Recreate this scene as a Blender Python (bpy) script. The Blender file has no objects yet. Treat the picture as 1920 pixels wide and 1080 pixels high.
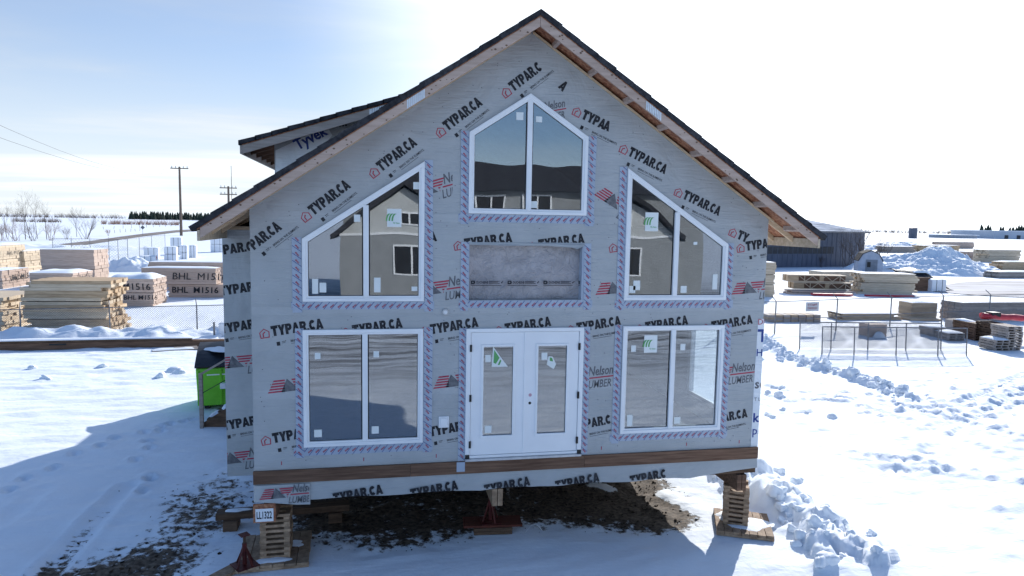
import bpy, bmesh, math, random
import numpy as np
from mathutils import Vector, Matrix
from mathutils.geometry import tessellate_polygon

S = bpy.context.scene
COL = S.collection
rad = math.radians

# ------------------------------------------------------------------ camera
CAM = Vector((-2.3408, -10.8122, 5.5))
PITCH, ROLL, YAW, FPX = .0953, .0178, .1918, 1282.06
fwd = Vector((math.sin(YAW)*math.cos(PITCH), math.cos(YAW)*math.cos(PITCH), -math.sin(PITCH)))
rt0 = Vector((math.cos(YAW), -math.sin(YAW), 0))
up0 = rt0.cross(fwd)
RT = math.cos(ROLL)*rt0 + math.sin(ROLL)*up0
UP = RT.cross(fwd)
cam = bpy.data.cameras.new('camera'); camo = bpy.data.objects.new('camera', cam); COL.objects.link(camo)
M = Matrix((RT, UP, -fwd)).transposed().to_4x4(); M.translation = CAM
camo.matrix_world = M
cam.sensor_fit = 'HORIZONTAL'; cam.sensor_width = 36.0; cam.lens = 36.0*FPX/1920.0
cam.clip_end = 9000; cam.clip_start = .1
S.camera = camo

# ------------------------------------------------------------------ light
SUN_AZ, SUN_EL = rad(37.6), rad(26.0)
SKY_STRENGTH = .15
w = bpy.data.worlds.new('World'); S.world = w; w.use_nodes = True
nt = w.node_tree; nt.nodes.clear()
def N(tree, typ, **kw):
    n = tree.nodes.new(typ)
    for k, v in kw.items():
        if k.startswith('i_'):
            n.inputs[k[2:]].default_value = v
        else:
            setattr(n, k, v)
    return n
out = N(nt, 'ShaderNodeOutputWorld'); bg = N(nt, 'ShaderNodeBackground'); bg.inputs['Strength'].default_value = SKY_STRENGTH
sky = N(nt, 'ShaderNodeTexSky', sky_type='NISHITA', sun_disc=False, sun_elevation=SUN_EL, sun_rotation=SUN_AZ, altitude=600.0,
        air_density=1.0, dust_density=.3, ozone_density=6.0)
tc = N(nt, 'ShaderNodeTexCoord')
sep = N(nt, 'ShaderNodeSeparateXYZ'); nt.links.new(tc.outputs['Generated'], sep.inputs[0])
zz = N(nt, 'ShaderNodeMath', operation='MAXIMUM'); nt.links.new(sep.outputs['Z'], zz.inputs[0]); zz.inputs[1].default_value = 0.0
za = N(nt, 'ShaderNodeMath', operation='ADD'); nt.links.new(zz.outputs[0], za.inputs[0]); za.inputs[1].default_value = .06
dx = N(nt, 'ShaderNodeMath', operation='DIVIDE'); dy = N(nt, 'ShaderNodeMath', operation='DIVIDE')
nt.links.new(sep.outputs['X'], dx.inputs[0]); nt.links.new(za.outputs[0], dx.inputs[1])
nt.links.new(sep.outputs['Y'], dy.inputs[0]); nt.links.new(za.outputs[0], dy.inputs[1])
cmb = N(nt, 'ShaderNodeCombineXYZ'); nt.links.new(dx.outputs[0], cmb.inputs[0]); nt.links.new(dy.outputs[0], cmb.inputs[1])
mp = N(nt, 'ShaderNodeMapping'); mp.inputs['Rotation'].default_value = (0, 0, rad(-28)); mp.inputs['Scale'].default_value = (.28, .8, 1)
nt.links.new(cmb.outputs[0], mp.inputs[0])
nz = N(nt, 'ShaderNodeTexNoise', i_Scale=.55, i_Detail=7.0, i_Roughness=.55, i_Distortion=.5); nt.links.new(mp.outputs[0], nz.inputs['Vector'])
# thin high cloud: streaks plus a veil that thickens towards the horizon and the sun
sunv = Vector((math.sin(SUN_AZ)*math.cos(SUN_EL), math.cos(SUN_AZ)*math.cos(SUN_EL), math.sin(SUN_EL)))
def maprange(src, a, b, c, d, smooth_=True):
    n = N(nt, 'ShaderNodeMapRange'); n.interpolation_type = 'SMOOTHSTEP' if smooth_ else 'LINEAR'
    for k, v in zip(('From Min', 'From Max', 'To Min', 'To Max'), (a, b, c, d)): n.inputs[k].default_value = v
    nt.links.new(src, n.inputs['Value']); return n.outputs[0]
def mth(op, a, b):
    n = N(nt, 'ShaderNodeMath', operation=op)
    for i_, v in enumerate((a, b)):
        if isinstance(v, (int, float)): n.inputs[i_].default_value = v
        else: nt.links.new(v, n.inputs[i_])
    return n.outputs[0]
nrm = N(nt, 'ShaderNodeVectorMath', operation='NORMALIZE'); nt.links.new(tc.outputs['Generated'], nrm.inputs[0])
dt = N(nt, 'ShaderNodeVectorMath', operation='DOT_PRODUCT'); nt.links.new(nrm.outputs[0], dt.inputs[0]); dt.inputs[1].default_value = sunv
streak = maprange(nz.outputs['Fac'], .42, .72, 0, 1)
toward = maprange(dt.outputs['Value'], .70, .985, 0, 1)
low = maprange(sep.outputs['Z'], .02, .28, 1, 0)
mid = maprange(sep.outputs['Z'], .30, .80, 1, 0)
front = maprange(dt.outputs['Value'], -.1, .45, .35, 1)
veil = mth('ADD', mth('MULTIPLY', low, .40), mth('ADD', mth('MULTIPLY', mid, .66), mth('MULTIPLY', toward, .55)))
veil = mth('ADD', veil, mth('MULTIPLY', mth('SUBTRACT', streak, .3), .5))
veil = mth('MINIMUM', mth('MAXIMUM', mth('MULTIPLY', veil, front), 0), .95)
glow = mth('ADD', mth('ADD', 2.35, mth('MULTIPLY', low, 1.9)), mth('ADD', mth('MULTIPLY', toward, 6.0), mth('MULTIPLY', streak, 1.5)))
vc = N(nt, 'ShaderNodeCombineXYZ'); nt.links.new(mth('MULTIPLY', glow, .93), vc.inputs[0]); nt.links.new(glow, vc.inputs[1]); nt.links.new(mth('MULTIPLY', glow, 1.07), vc.inputs[2])
hs = N(nt, 'ShaderNodeHueSaturation'); hs.inputs['Saturation'].default_value = 1.0; nt.links.new(sky.outputs[0], hs.inputs['Color'])
mx = N(nt, 'ShaderNodeMix', data_type='RGBA'); nt.links.new(veil, mx.inputs['Factor'])
nt.links.new(hs.outputs[0], mx.inputs['A']); nt.links.new(vc.outputs[0], mx.inputs['B'])
nt.links.new(mx.outputs['Result'], bg.inputs['Color']); nt.links.new(bg.outputs[0], out.inputs[0])

sun = bpy.data.lights.new('sun', 'SUN'); sun.energy = 4.0; sun.angle = rad(.53); sun.color = (1.0, .97, .93)
suno = bpy.data.objects.new('sun', sun); COL.objects.link(suno)
sd = Vector((math.sin(SUN_AZ)*math.cos(SUN_EL), math.cos(SUN_AZ)*math.cos(SUN_EL), math.sin(SUN_EL)))
suno.rotation_euler = sd.to_track_quat('Z', 'Y').to_euler(); suno.location = sd*60
vs = S.view_settings; vs.view_transform = 'Standard'; vs.look = 'None'; vs.exposure = .55; vs.gamma = 1.0; vs.use_curve_mapping = False

# ------------------------------------------------------------------ helpers
def ray(px, py):
    d = fwd*FPX + RT*(px-960) - UP*(py-540); return d.normalized()
def G(px, py, z=0.0):
    """the place on the ground that shows at this spot of the photograph"""
    d = ray(px, py); t = (z-CAM.z)/d.z; p = CAM + d*t
    return Vector((p.x, p.y, z))
def tag(o, label=None, cat=None, group=None, kind=None):
    if label: o['label'] = label
    if cat: o['category'] = cat
    if group: o['group'] = group
    if kind: o['kind'] = kind
    return o
def empty(name, loc=(0, 0, 0), rz=0, label=None, cat=None, group=None):
    o = bpy.data.objects.new(name, None); COL.objects.link(o); o.location = loc; o.rotation_euler = (0, 0, rz)
    o.empty_display_size = .2
    return tag(o, label, cat, group)
def link(name, me, mat=None, parent=None, loc=None, rz=0):
    o = bpy.data.objects.new(name, me); COL.objects.link(o)
    if mat and not me.materials: me.materials.append(mat)
    if parent: o.parent = parent
    if loc is not None: o.location = loc
    if rz: o.rotation_euler = (0, 0, rz)
    return o
class MB:
    def __init__(s): s.v = []; s.f = []
    def add(s, vs, fs):
        b = len(s.v); s.v += [tuple(v) for v in vs]; s.f += [tuple(i+b for i in f) for f in fs]; return s
    def box(s, x0, x1, y0, y1, z0, z1):
        return s.add([(x0, y0, z0), (x1, y0, z0), (x1, y1, z0), (x0, y1, z0), (x0, y0, z1), (x1, y0, z1), (x1, y1, z1), (x0, y1, z1)],
                     [(0, 3, 2, 1), (4, 5, 6, 7), (0, 1, 5, 4), (1, 2, 6, 5), (2, 3, 7, 6), (3, 0, 4, 7)])
    def bar(s, a, b, wd, ht, upv=(0, 0, 1)):
        a = Vector(a); b = Vector(b); d = (b-a).normalized(); u = Vector(upv)
        r = d.cross(u)
        if r.length < 1e-4: r = d.cross(Vector((1, 0, 0)))
        r.normalize(); u = r.cross(d); r *= wd/2; u *= ht/2
        return s.add([a-r-u, a+r-u, a+r+u, a-r+u, b-r-u, b+r-u, b+r+u, b-r+u],
                     [(0, 1, 2, 3), (7, 6, 5, 4), (0, 4, 5, 1), (1, 5, 6, 2), (2, 6, 7, 3), (3, 7, 4, 0)])
    def tube(s, a, b, r0, r1=None, n=6, cap=True):
        r1 = r0 if r1 is None else r1
        a = Vector(a); b = Vector(b); d = (b-a).normalized()
        x = d.orthogonal().normalized(); y = d.cross(x)
        vs = []
        for p, r in ((a, r0), (b, r1)):
            for k in range(n):
                t = 2*math.pi*k/n; vs.append(p + x*(r*math.cos(t)) + y*(r*math.sin(t)))
        fs = [(k, (k+1) % n, n+(k+1) % n, n+k) for k in range(n)]
        if cap: fs += [tuple(range(n-1, -1, -1)), tuple(range(n, 2*n))]
        return s.add(vs, fs)
    def prism(s, poly, y0, y1, holes=()):
        """poly in the xz plane, extruded along y"""
        loops = [list(poly)] + [list(h) for h in holes]
        pts = [p for l in loops for p in l]; n = len(pts)
        tr = tessellate_polygon([[Vector((p[0], p[1], 0)) for p in l] for l in loops])
        vs = [(p[0], y0, p[1]) for p in pts] + [(p[0], y1, p[1]) for p in pts]
        fs = [tuple(t) for t in tr] + [tuple(i+n for i in reversed(t)) for t in tr]
        k = 0
        for l in loops:
            m = len(l)
            for i in range(m): fs.append((k+i, k+(i+1) % m, n+k+(i+1) % m, n+k+i))
            k += m
        return s.add(vs, fs)
    def mesh(s, name='m'):
        me = bpy.data.meshes.new(name); me.from_pydata(s.v, [], s.f)
        bm = bmesh.new(); bm.from_mesh(me); bmesh.ops.recalc_face_normals(bm, faces=bm.faces); bm.to_mesh(me); bm.free()
        return me
    def build(s, name, mat, parent=None, loc=None, rz=0):
        return link(name, s.mesh(name), mat, parent, loc, rz)
def bevel(o, wd, seg=2):
    m = o.modifiers.new('bevel', 'BEVEL'); m.width = wd; m.segments = seg; m.limit_method = 'ANGLE'; return o
def smooth(o):
    for p in o.data.polygons: p.use_smooth = True
    return o

# value noise for numpy
_rng = np.random.RandomState(7); _T = _rng.rand(512, 512).astype(np.float32)
def vnoise(x, y):
    xi = np.floor(x).astype(int); yi = np.floor(y).astype(int); fx = x-xi; fy = y-yi
    fx = fx*fx*(3-2*fx); fy = fy*fy*(3-2*fy)
    t = lambda a, b: _T[a % 512, b % 512]
    return (t(xi, yi)*(1-fx)+t(xi+1, yi)*fx)*(1-fy) + (t(xi, yi+1)*(1-fx)+t(xi+1, yi+1)*fx)*fy - .5
def fbm(x, y, oct=4, lac=2.03, g=.5):
    a = 1.; r = 0
    for i in range(oct): r = r + a*vnoise(x+17.3*i, y-9.1*i); x = x*lac; y = y*lac; a *= g
    return r

# ------------------------------------------------------------------ materials
MATS = {}
def base_mat(name, col, rough=.7, spec=.3, metal=0.):
    m = bpy.data.materials.new(name); m.use_nodes = True; t = m.node_tree; b = t.nodes['Principled BSDF']
    b.inputs['Base Color'].default_value = (*col, 1); b.inputs['Roughness'].default_value = rough
    b.inputs['Specular IOR Level'].default_value = spec; b.inputs['Metallic'].default_value = metal
    MATS[name] = m; return m, t, b
def noisy(name, c0, c1, scale=4., stretch=(1, 1, 1), rough=.75, spec=.25, bump=.0, bscale=None, detail=6., rnd=0., metal=0., lo=.35, hi=.65, bdist=.02):
    m, t, b = base_mat(name, c0, rough, spec, metal)
    tc = N(t, 'ShaderNodeTexCoord'); mp = N(t, 'ShaderNodeMapping'); mp.inputs['Scale'].default_value = stretch
    t.links.new(tc.outputs['Object'], mp.inputs[0])
    if rnd:
        oi = N(t, 'ShaderNodeObjectInfo'); ml = N(t, 'ShaderNodeVectorMath', operation='SCALE'); ml.inputs[0].default_value = (37, 53, 71)
        t.links.new(oi.outputs['Random'], ml.inputs['Scale']); t.links.new(ml.outputs[0], mp.inputs['Location'])
    n = N(t, 'ShaderNodeTexNoise', i_Scale=scale, i_Detail=detail, i_Roughness=.6); t.links.new(mp.outputs[0], n.inputs['Vector'])
    r = N(t, 'ShaderNodeValToRGB'); r.color_ramp.elements[0].position = lo; r.color_ramp.elements[1].position = hi
    r.color_ramp.elements[0].color = (*c0, 1); r.color_ramp.elements[1].color = (*c1, 1); t.links.new(n.outputs['Fac'], r.inputs[0])
    src = r.outputs[0]
    if rnd:
        hs = N(t, 'ShaderNodeHueSaturation'); mm = N(t, 'ShaderNodeMapRange'); mm.inputs['To Min'].default_value = 1-rnd; mm.inputs['To Max'].default_value = 1+rnd
        t.links.new(oi.outputs['Random'], mm.inputs['Value']); t.links.new(mm.outputs[0], hs.inputs['Value']); t.links.new(src, hs.inputs['Color']); src = hs.outputs[0]
    t.links.new(src, b.inputs['Base Color'])
    if bump:
        n2 = N(t, 'ShaderNodeTexNoise', i_Scale=bscale or scale*3, i_Detail=5.0); t.links.new(mp.outputs[0], n2.inputs['Vector'])
        bp = N(t, 'ShaderNodeBump', i_Strength=bump, i_Distance=bdist); t.links.new(n2.outputs['Fac'], bp.inputs['Height']); t.links.new(bp.outputs[0], b.inputs['Normal'])
    return m
# house wrap: woven grey sheet with creases
def wrap_mat(name, c0, c1):
    m = noisy(name, c0, c1, 1.3, rough=.55, spec=.35, bump=.0)
    t = m.node_tree; b = t.nodes['Principled BSDF']
    tc = N(t, 'ShaderNodeTexCoord')
    mp = N(t, 'ShaderNodeMapping'); mp.inputs['Scale'].default_value = (.5, .5, 5.); mp.inputs['Rotation'].default_value = (0, rad(4), 0)
    t.links.new(tc.outputs['Object'], mp.inputs[0])
    n1 = N(t, 'ShaderNodeTexNoise', i_Scale=3.0, i_Detail=6.0, i_Distortion=1.2); t.links.new(mp.outputs[0], n1.inputs['Vector'])
    mp2 = N(t, 'ShaderNodeMapping'); mp2.inputs['Scale'].default_value = (6, 6, 90)
    t.links.new(tc.outputs['Object'], mp2.inputs[0])
    n2 = N(t, 'ShaderNodeTexNoise', i_Scale=1.0, i_Detail=3.0); t.links.new(mp2.outputs[0], n2.inputs['Vector'])
    n3 = N(t, 'ShaderNodeTexNoise', i_Scale=1.4, i_Detail=3.0, i_Distortion=1.5); t.links.new(tc.outputs['Object'], n3.inputs['Vector'])
    b1 = N(t, 'ShaderNodeBump', i_Strength=.6, i_Distance=.025); t.links.new(n1.outputs['Fac'], b1.inputs['Height'])
    b2 = N(t, 'ShaderNodeBump', i_Strength=.35, i_Distance=.006); t.links.new(n2.outputs['Fac'], b2.inputs['Height']); t.links.new(b1.outputs[0], b2.inputs['Normal'])
    b3 = N(t, 'ShaderNodeBump', i_Strength=.7, i_Distance=.055); t.links.new(n3.outputs['Fac'], b3.inputs['Height']); t.links.new(b2.outputs[0], b3.inputs['Normal'])
    t.links.new(b3.outputs[0], b.inputs['Normal'])
    return m
wrap = wrap_mat('wrap_grey', (.375, .39, .395), (.435, .45, .455))
tyvek = wrap_mat('wrap_white', (.70, .73, .76), (.80, .82, .84))
ink_black = noisy('ink_black', (.014, .014, .018), (.055, .056, .062), 14., rough=.6, lo=.4, hi=.75)
ink_grey = noisy('ink_grey', (.10, .10, .11), (.19, .19, .20), 14., rough=.6)
ink_red = noisy('ink_red', (.36, .03, .06), (.48, .08, .11), 14., rough=.6)
ink_blue = base_mat('ink_blue', (.03, .06, .25), .5)[0]
ink_green = base_mat('ink_green', (.13, .38, .13), .6)[0]
tape_m = noisy('tape', (.33, .39, .48), (.40, .46, .55), 3., rough=.35, spec=.5, bump=.3, bscale=9)
vinyl = noisy('white_vinyl', (.78, .79, .80), (.84, .85, .86), 2., rough=.35, spec=.5)
doorpaint = noisy('door_paint', (.80, .81, .82), (.84, .85, .86), 2., rough=.4, spec=.5)
paper = noisy('sticker_paper', (.72, .76, .74), (.80, .82, .80), 3., rough=.7)
blackmetal = noisy('black_metal', (.015, .015, .017), (.03, .03, .03), 9, rough=.5)
pine = noisy('pine', (.55, .40, .25), (.68, .53, .36), 3., (1, 1, 9), rnd=.14, bump=.25)
pine_x = noisy('pine_board', (.36, .25, .15), (.54, .40, .26), 2.2, (.6, 8, 8), rnd=.18, bump=.25)
pine_pale = noisy('pine_pale', (.46, .36, .25), (.62, .51, .38), 2.2, (.6, 8, 8), rnd=.12, bump=.2)
pine_pink = noisy('pine_weathered', (.42, .31, .25), (.55, .43, .35), 2.2, (.6, 8, 8), rnd=.12, bump=.25)
pine_grey = noisy('pine_greyed', (.27, .23, .20), (.40, .34, .30), 2.2, (.6, 8, 8), rnd=.18, bump=.25)
barge_m = noisy('barge_pine', (.42, .31, .25), (.54, .41, .34), 2.2, (.5, 8, 8), rnd=.05, bump=.15)
cedar = noisy('treated_board', (.10, .054, .034), (.20, .115, .074), 3., (.5, 6, 9), bump=.3, rnd=.15)
crib_w = noisy('crib_wood', (.22, .14, .085), (.42, .29, .19), 3., (3, 3, 3), bump=.3, rnd=.3)
osb = noisy('osb', (.24, .085, .045), (.46, .22, .12), 16., (1, 1, 1), bump=.4, rnd=.05, lo=.4, hi=.6)
shingle = noisy('shingle', (.022, .022, .026), (.06, .06, .066), 9., rough=.9, spec=.1, bump=.5, bscale=60, rnd=.25)
galv = noisy('galvanised', (.40, .42, .44), (.58, .60, .62), 5., rough=.4, metal=.7, spec=.5)
plate_m = noisy('nail_plate', (.62, .66, .70), (.75, .78, .80), 12., rough=.35, metal=.3)
redsteel = noisy('red_steel', (.06, .010, .009), (.11, .018, .015), 7., rough=.5, bump=.2)
membrane = noisy('membrane', (.34, .32, .33), (.46, .43, .44), 4., rough=.45, spec=.4)
t = membrane.node_tree
_w = N(t, 'ShaderNodeTexNoise', i_Scale=5.0, i_Detail=4.0, i_Distortion=2.5)
_tc = N(t, 'ShaderNodeTexCoord'); t.links.new(_tc.outputs['Object'], _w.inputs['Vector'])
_b = N(t, 'ShaderNodeBump', i_Strength=.9, i_Distance=.06); t.links.new(_w.outputs['Fac'], _b.inputs['Height']); t.links.new(_b.outputs[0], t.nodes['Principled BSDF'].inputs['Normal'])
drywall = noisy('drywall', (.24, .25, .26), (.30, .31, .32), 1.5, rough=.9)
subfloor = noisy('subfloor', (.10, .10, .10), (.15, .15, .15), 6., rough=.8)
darkwood = noisy('dark_timber', (.07, .04, .025), (.15, .09, .055), 3., (1, 6, 6), bump=.3, rnd=.2)
green_p = noisy('green_paint', (.15, .50, .02), (.20, .60, .04), 3., rough=.4, spec=.5, bump=.05)
blackplastic = noisy('black_plastic', (.012, .013, .016), (.03, .03, .034), 5., rough=.45)
shopmetal = noisy('dark_cladding', (.075, .088, .125), (.105, .12, .165), 1.2, (1, 1, .3), rough=.5, spec=.4)
shopband = noisy('dark_band', (.045, .045, .05), (.075, .07, .07), 1.2, rough=.6)
siding = noisy('grey_siding', (.255, .265, .27), (.30, .31, .315), 1.5, rough=.8)
whitesiding = noisy('pale_siding', (.47, .48, .47), (.53, .54, .53), 1.5, rough=.8)
twig = noisy('twig', (.07, .05, .042), (.13, .098, .082), 2., rough=.9)
redtwig = noisy('red_twig', (.16, .085, .062), (.24, .13, .10), 2., rough=.9)
conifer_m = noisy('conifer', (.014, .024, .018), (.045, .062, .045), .6, rough=.9)
polewood = noisy('pole_wood', (.12, .09, .07), (.20, .15, .12), 3., (4, 4, .5), rough=.9)
poly_white = noisy('white_poly', (.72, .75, .80), (.82, .84, .87), 2., rough=.35, spec=.5, bump=.4, bscale=4, bdist=.06)
tarp_m = noisy('black_tarp', (.012, .012, .016), (.03, .03, .036), 2., rough=.4, bump=.5, bscale=4, bdist=.08)
redwrap = noisy('red_wrap', (.38, .03, .045), (.55, .06, .08), 2., rough=.4, bump=.4, bscale=5)
wire_m = base_mat('wire', (.09, .09, .10), .6)[0]
post_m = noisy('fence_post', (.13, .13, .14), (.24, .24, .25), 5., rough=.5, metal=.4)
dirt_m = noisy('dirt_clod', (.018, .013, .010), (.07, .05, .036), 6., rough=.95, spec=.05, bump=.5)
road_m = noisy('road_surface', (.17, .145, .13), (.30, .27, .25), .25, rough=.95, spec=.1)
snow_m = noisy('snow', (.75, .80, .85), (.82, .86, .90), .6, rough=.75, spec=.25, bump=.35, bscale=9, bdist=.03)

# glass: a thin sheet that mirrors a part and lets the rest through
def glass_mat():
    m = bpy.data.materials.new('glass'); m.use_nodes = True; t = m.node_tree; t.nodes.clear()
    o = N(t, 'ShaderNodeOutputMaterial'); tr = N(t, 'ShaderNodeBsdfTransparent'); gl = N(t, 'ShaderNodeBsdfGlossy')
    tr.inputs['Color'].default_value = (.84, .88, .90, 1); gl.inputs['Roughness'].default_value = .004; gl.inputs['Color'].default_value = (.95, .97, 1, 1)
    lw = N(t, 'ShaderNodeLayerWeight', i_Blend=.5); pw = N(t, 'ShaderNodeMath', operation='POWER'); pw.inputs[1].default_value = 5.; t.links.new(lw.outputs['Facing'], pw.inputs[0])
    fr = N(t, 'ShaderNodeMapRange'); fr.name = 'mirror'; fr.inputs['To Min'].default_value = .17; t.links.new(pw.outputs[0], fr.inputs['Value']); mx = N(t, 'ShaderNodeMixShader')
    tc = N(t, 'ShaderNodeTexCoord'); n = N(t, 'ShaderNodeTexNoise', i_Scale=.9, i_Detail=1.0); t.links.new(tc.outputs['Object'], n.inputs['Vector'])
    bp = N(t, 'ShaderNodeBump', i_Strength=.12, i_Distance=.03); t.links.new(n.outputs['Fac'], bp.inputs['Height']); t.links.new(bp.outputs[0], gl.inputs['Normal'])
    t.links.new(fr.outputs[0], mx.inputs[0]); t.links.new(tr.outputs[0], mx.inputs[1]); t.links.new(gl.outputs[0], mx.inputs[2]); t.links.new(mx.outputs[0], o.inputs[0])
    return m
glass = glass_mat()
clear_glass = glass.copy(); clear_glass.name = 'clear_glass'
for n_ in clear_glass.node_tree.nodes:
    if n_.type == 'BSDF_TRANSPARENT': n_.inputs['Color'].default_value = (.78, .82, .84, 1)
    if n_.name == 'mirror': n_.inputs['To Min'].default_value = .04

# ground: snow over earth; the attribute says where the earth is bare
def ground_mat():
    m, t, b = base_mat('snow_ground', (.85, .87, .89), .75, .2)
    tc = N(t, 'ShaderNodeTexCoord'); at = N(t, 'ShaderNodeAttribute', attribute_name='dirt')
    n1 = N(t, 'ShaderNodeTexNoise', i_Scale=5.5, i_Detail=9.0, i_Roughness=.68); t.links.new(tc.outputs['Object'], n1.inputs['Vector'])
    sb = N(t, 'ShaderNodeMath', operation='ADD'); t.links.new(n1.outputs['Fac'], sb.inputs[0]); t.links.new(at.outputs['Fac'], sb.inputs[1])
    mr = N(t, 'ShaderNodeMapRange'); mr.inputs['From Min'].default_value = .96; mr.inputs['From Max'].default_value = 1.06; t.links.new(sb.outputs[0], mr.inputs['Value'])
    n2 = N(t, 'ShaderNodeTexNoise', i_Scale=14., i_Detail=6.0); t.links.new(tc.outputs['Object'], n2.inputs['Vector'])
    r = N(t, 'ShaderNodeValToRGB'); r.color_ramp.elements[0].position = .35; r.color_ramp.elements[1].position = .68
    r.color_ramp.elements[0].color = (.035, .024, .017, 1); r.color_ramp.elements[1].color = (.16, .12, .085, 1); t.links.new(n2.outputs['Fac'], r.inputs[0])
    n3 = N(t, 'ShaderNodeTexNoise', i_Scale=.7, i_Detail=4.0); t.links.new(tc.outputs['Object'], n3.inputs['Vector'])
    r3 = N(t, 'ShaderNodeValToRGB'); r3.color_ramp.elements[0].color = (.76, .81, .86, 1); r3.color_ramp.elements[1].color = (.82, .86, .90, 1); t.links.new(n3.outputs['Fac'], r3.inputs[0])
    mx = N(t, 'ShaderNodeMix', data_type='RGBA'); t.links.new(mr.outputs[0], mx.inputs['Factor']); t.links.new(r3.outputs[0], mx.inputs['A']); t.links.new(r.outputs[0], mx.inputs['B'])
    mpk = N(t, 'ShaderNodeMapping'); mpk.inputs['Scale'].default_value = (.13, 1.0, 1); mpk.inputs['Rotation'].default_value = (0, 0, rad(9)); t.links.new(tc.outputs['Object'], mpk.inputs[0])
    nk = N(t, 'ShaderNodeTexNoise', i_Scale=1.5, i_Detail=8.0, i_Roughness=.66, i_Distortion=.8); t.links.new(mpk.outputs[0], nk.inputs['Vector'])
    ak = N(t, 'ShaderNodeAttribute', attribute_name='packed'); mk = N(t, 'ShaderNodeMapRange'); mk.inputs['From Min'].default_value = .42; mk.inputs['From Max'].default_value = .58; t.links.new(nk.outputs['Fac'], mk.inputs['Value'])
    fk = N(t, 'ShaderNodeMath', operation='MULTIPLY'); t.links.new(mk.outputs[0], fk.inputs[0]); t.links.new(ak.outputs['Fac'], fk.inputs[1])
    mk2 = N(t, 'ShaderNodeMix', data_type='RGBA'); t.links.new(fk.outputs[0], mk2.inputs['Factor']); t.links.new(mx.outputs['Result'], mk2.inputs['A']); mk2.inputs['B'].default_value = (.11, .10, .095, 1)
    t.links.new(mk2.outputs['Result'], b.inputs['Base Color'])
    nb = N(t, 'ShaderNodeTexNoise', i_Scale=7., i_Detail=6.0); t.links.new(tc.outputs['Object'], nb.inputs['Vector'])
    mps = N(t, 'ShaderNodeMapping'); mps.inputs['Scale'].default_value = (.22, 1.1, 1); mps.inputs['Rotation'].default_value = (0, 0, rad(12)); t.links.new(tc.outputs['Object'], mps.inputs[0])
    ns = N(t, 'ShaderNodeTexNoise', i_Scale=1.6, i_Detail=7.0, i_Roughness=.62, i_Distortion=.6); t.links.new(mps.outputs[0], ns.inputs['Vector'])
    b0 = N(t, 'ShaderNodeBump', i_Strength=.22, i_Distance=.2); t.links.new(ns.outputs['Fac'], b0.inputs['Height'])
    b1 = N(t, 'ShaderNodeBump', i_Strength=.4, i_Distance=.03); t.links.new(nb.outputs['Fac'], b1.inputs['Height']); t.links.new(b0.outputs[0], b1.inputs['Normal'])
    iv = N(t, 'ShaderNodeMath', operation='MULTIPLY'); iv.inputs[1].default_value = -1; t.links.new(mr.outputs[0], iv.inputs[0])
    b2 = N(t, 'ShaderNodeBump', i_Strength=.6, i_Distance=.03); t.links.new(iv.outputs[0], b2.inputs['Height']); t.links.new(b1.outputs[0], b2.inputs['Normal'])
    t.links.new(b2.outputs[0], b.inputs['Normal'])
    return m
ground_m = ground_mat()

# ------------------------------------------------------------------ ground
def seg_dist(X, Y, pts):
    D = np.full(X.shape, 1e9); T = np.zeros(X.shape); s = 0
    for (ax, ay), (bx, by) in zip(pts[:-1], pts[1:]):
        l = math.hypot(bx-ax, by-ay); ux, uy = (bx-ax)/l, (by-ay)/l
        t = np.clip((X-ax)*ux+(Y-ay)*uy, 0, l); d = np.hypot(X-ax-ux*t, Y-ay-uy*t)
        m = d < D; D = np.where(m, d, D); T = np.where(m, t+s, T); s += l
    return D, T
def P2(*a): return [tuple(G(x, y)[:2]) for x, y in a]
def grow(a, b, step, lim):
    c = list(np.arange(a, b+step/2, step)); s = step
    lo = [a]; hi = [c[-1]]
    while lo[-1] > -lim: s *= 1.13; lo.append(lo[-1]-s)
    s = step
    while hi[-1] < lim: s *= 1.13; hi.append(hi[-1]+s)
    return np.array(lo[:0:-1]+c+hi[1:])
CHUNK_LINE = P2((1425, 640), (1480, 668), (1540, 690), (1600, 706), (1660, 728), (1700, 745))
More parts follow.
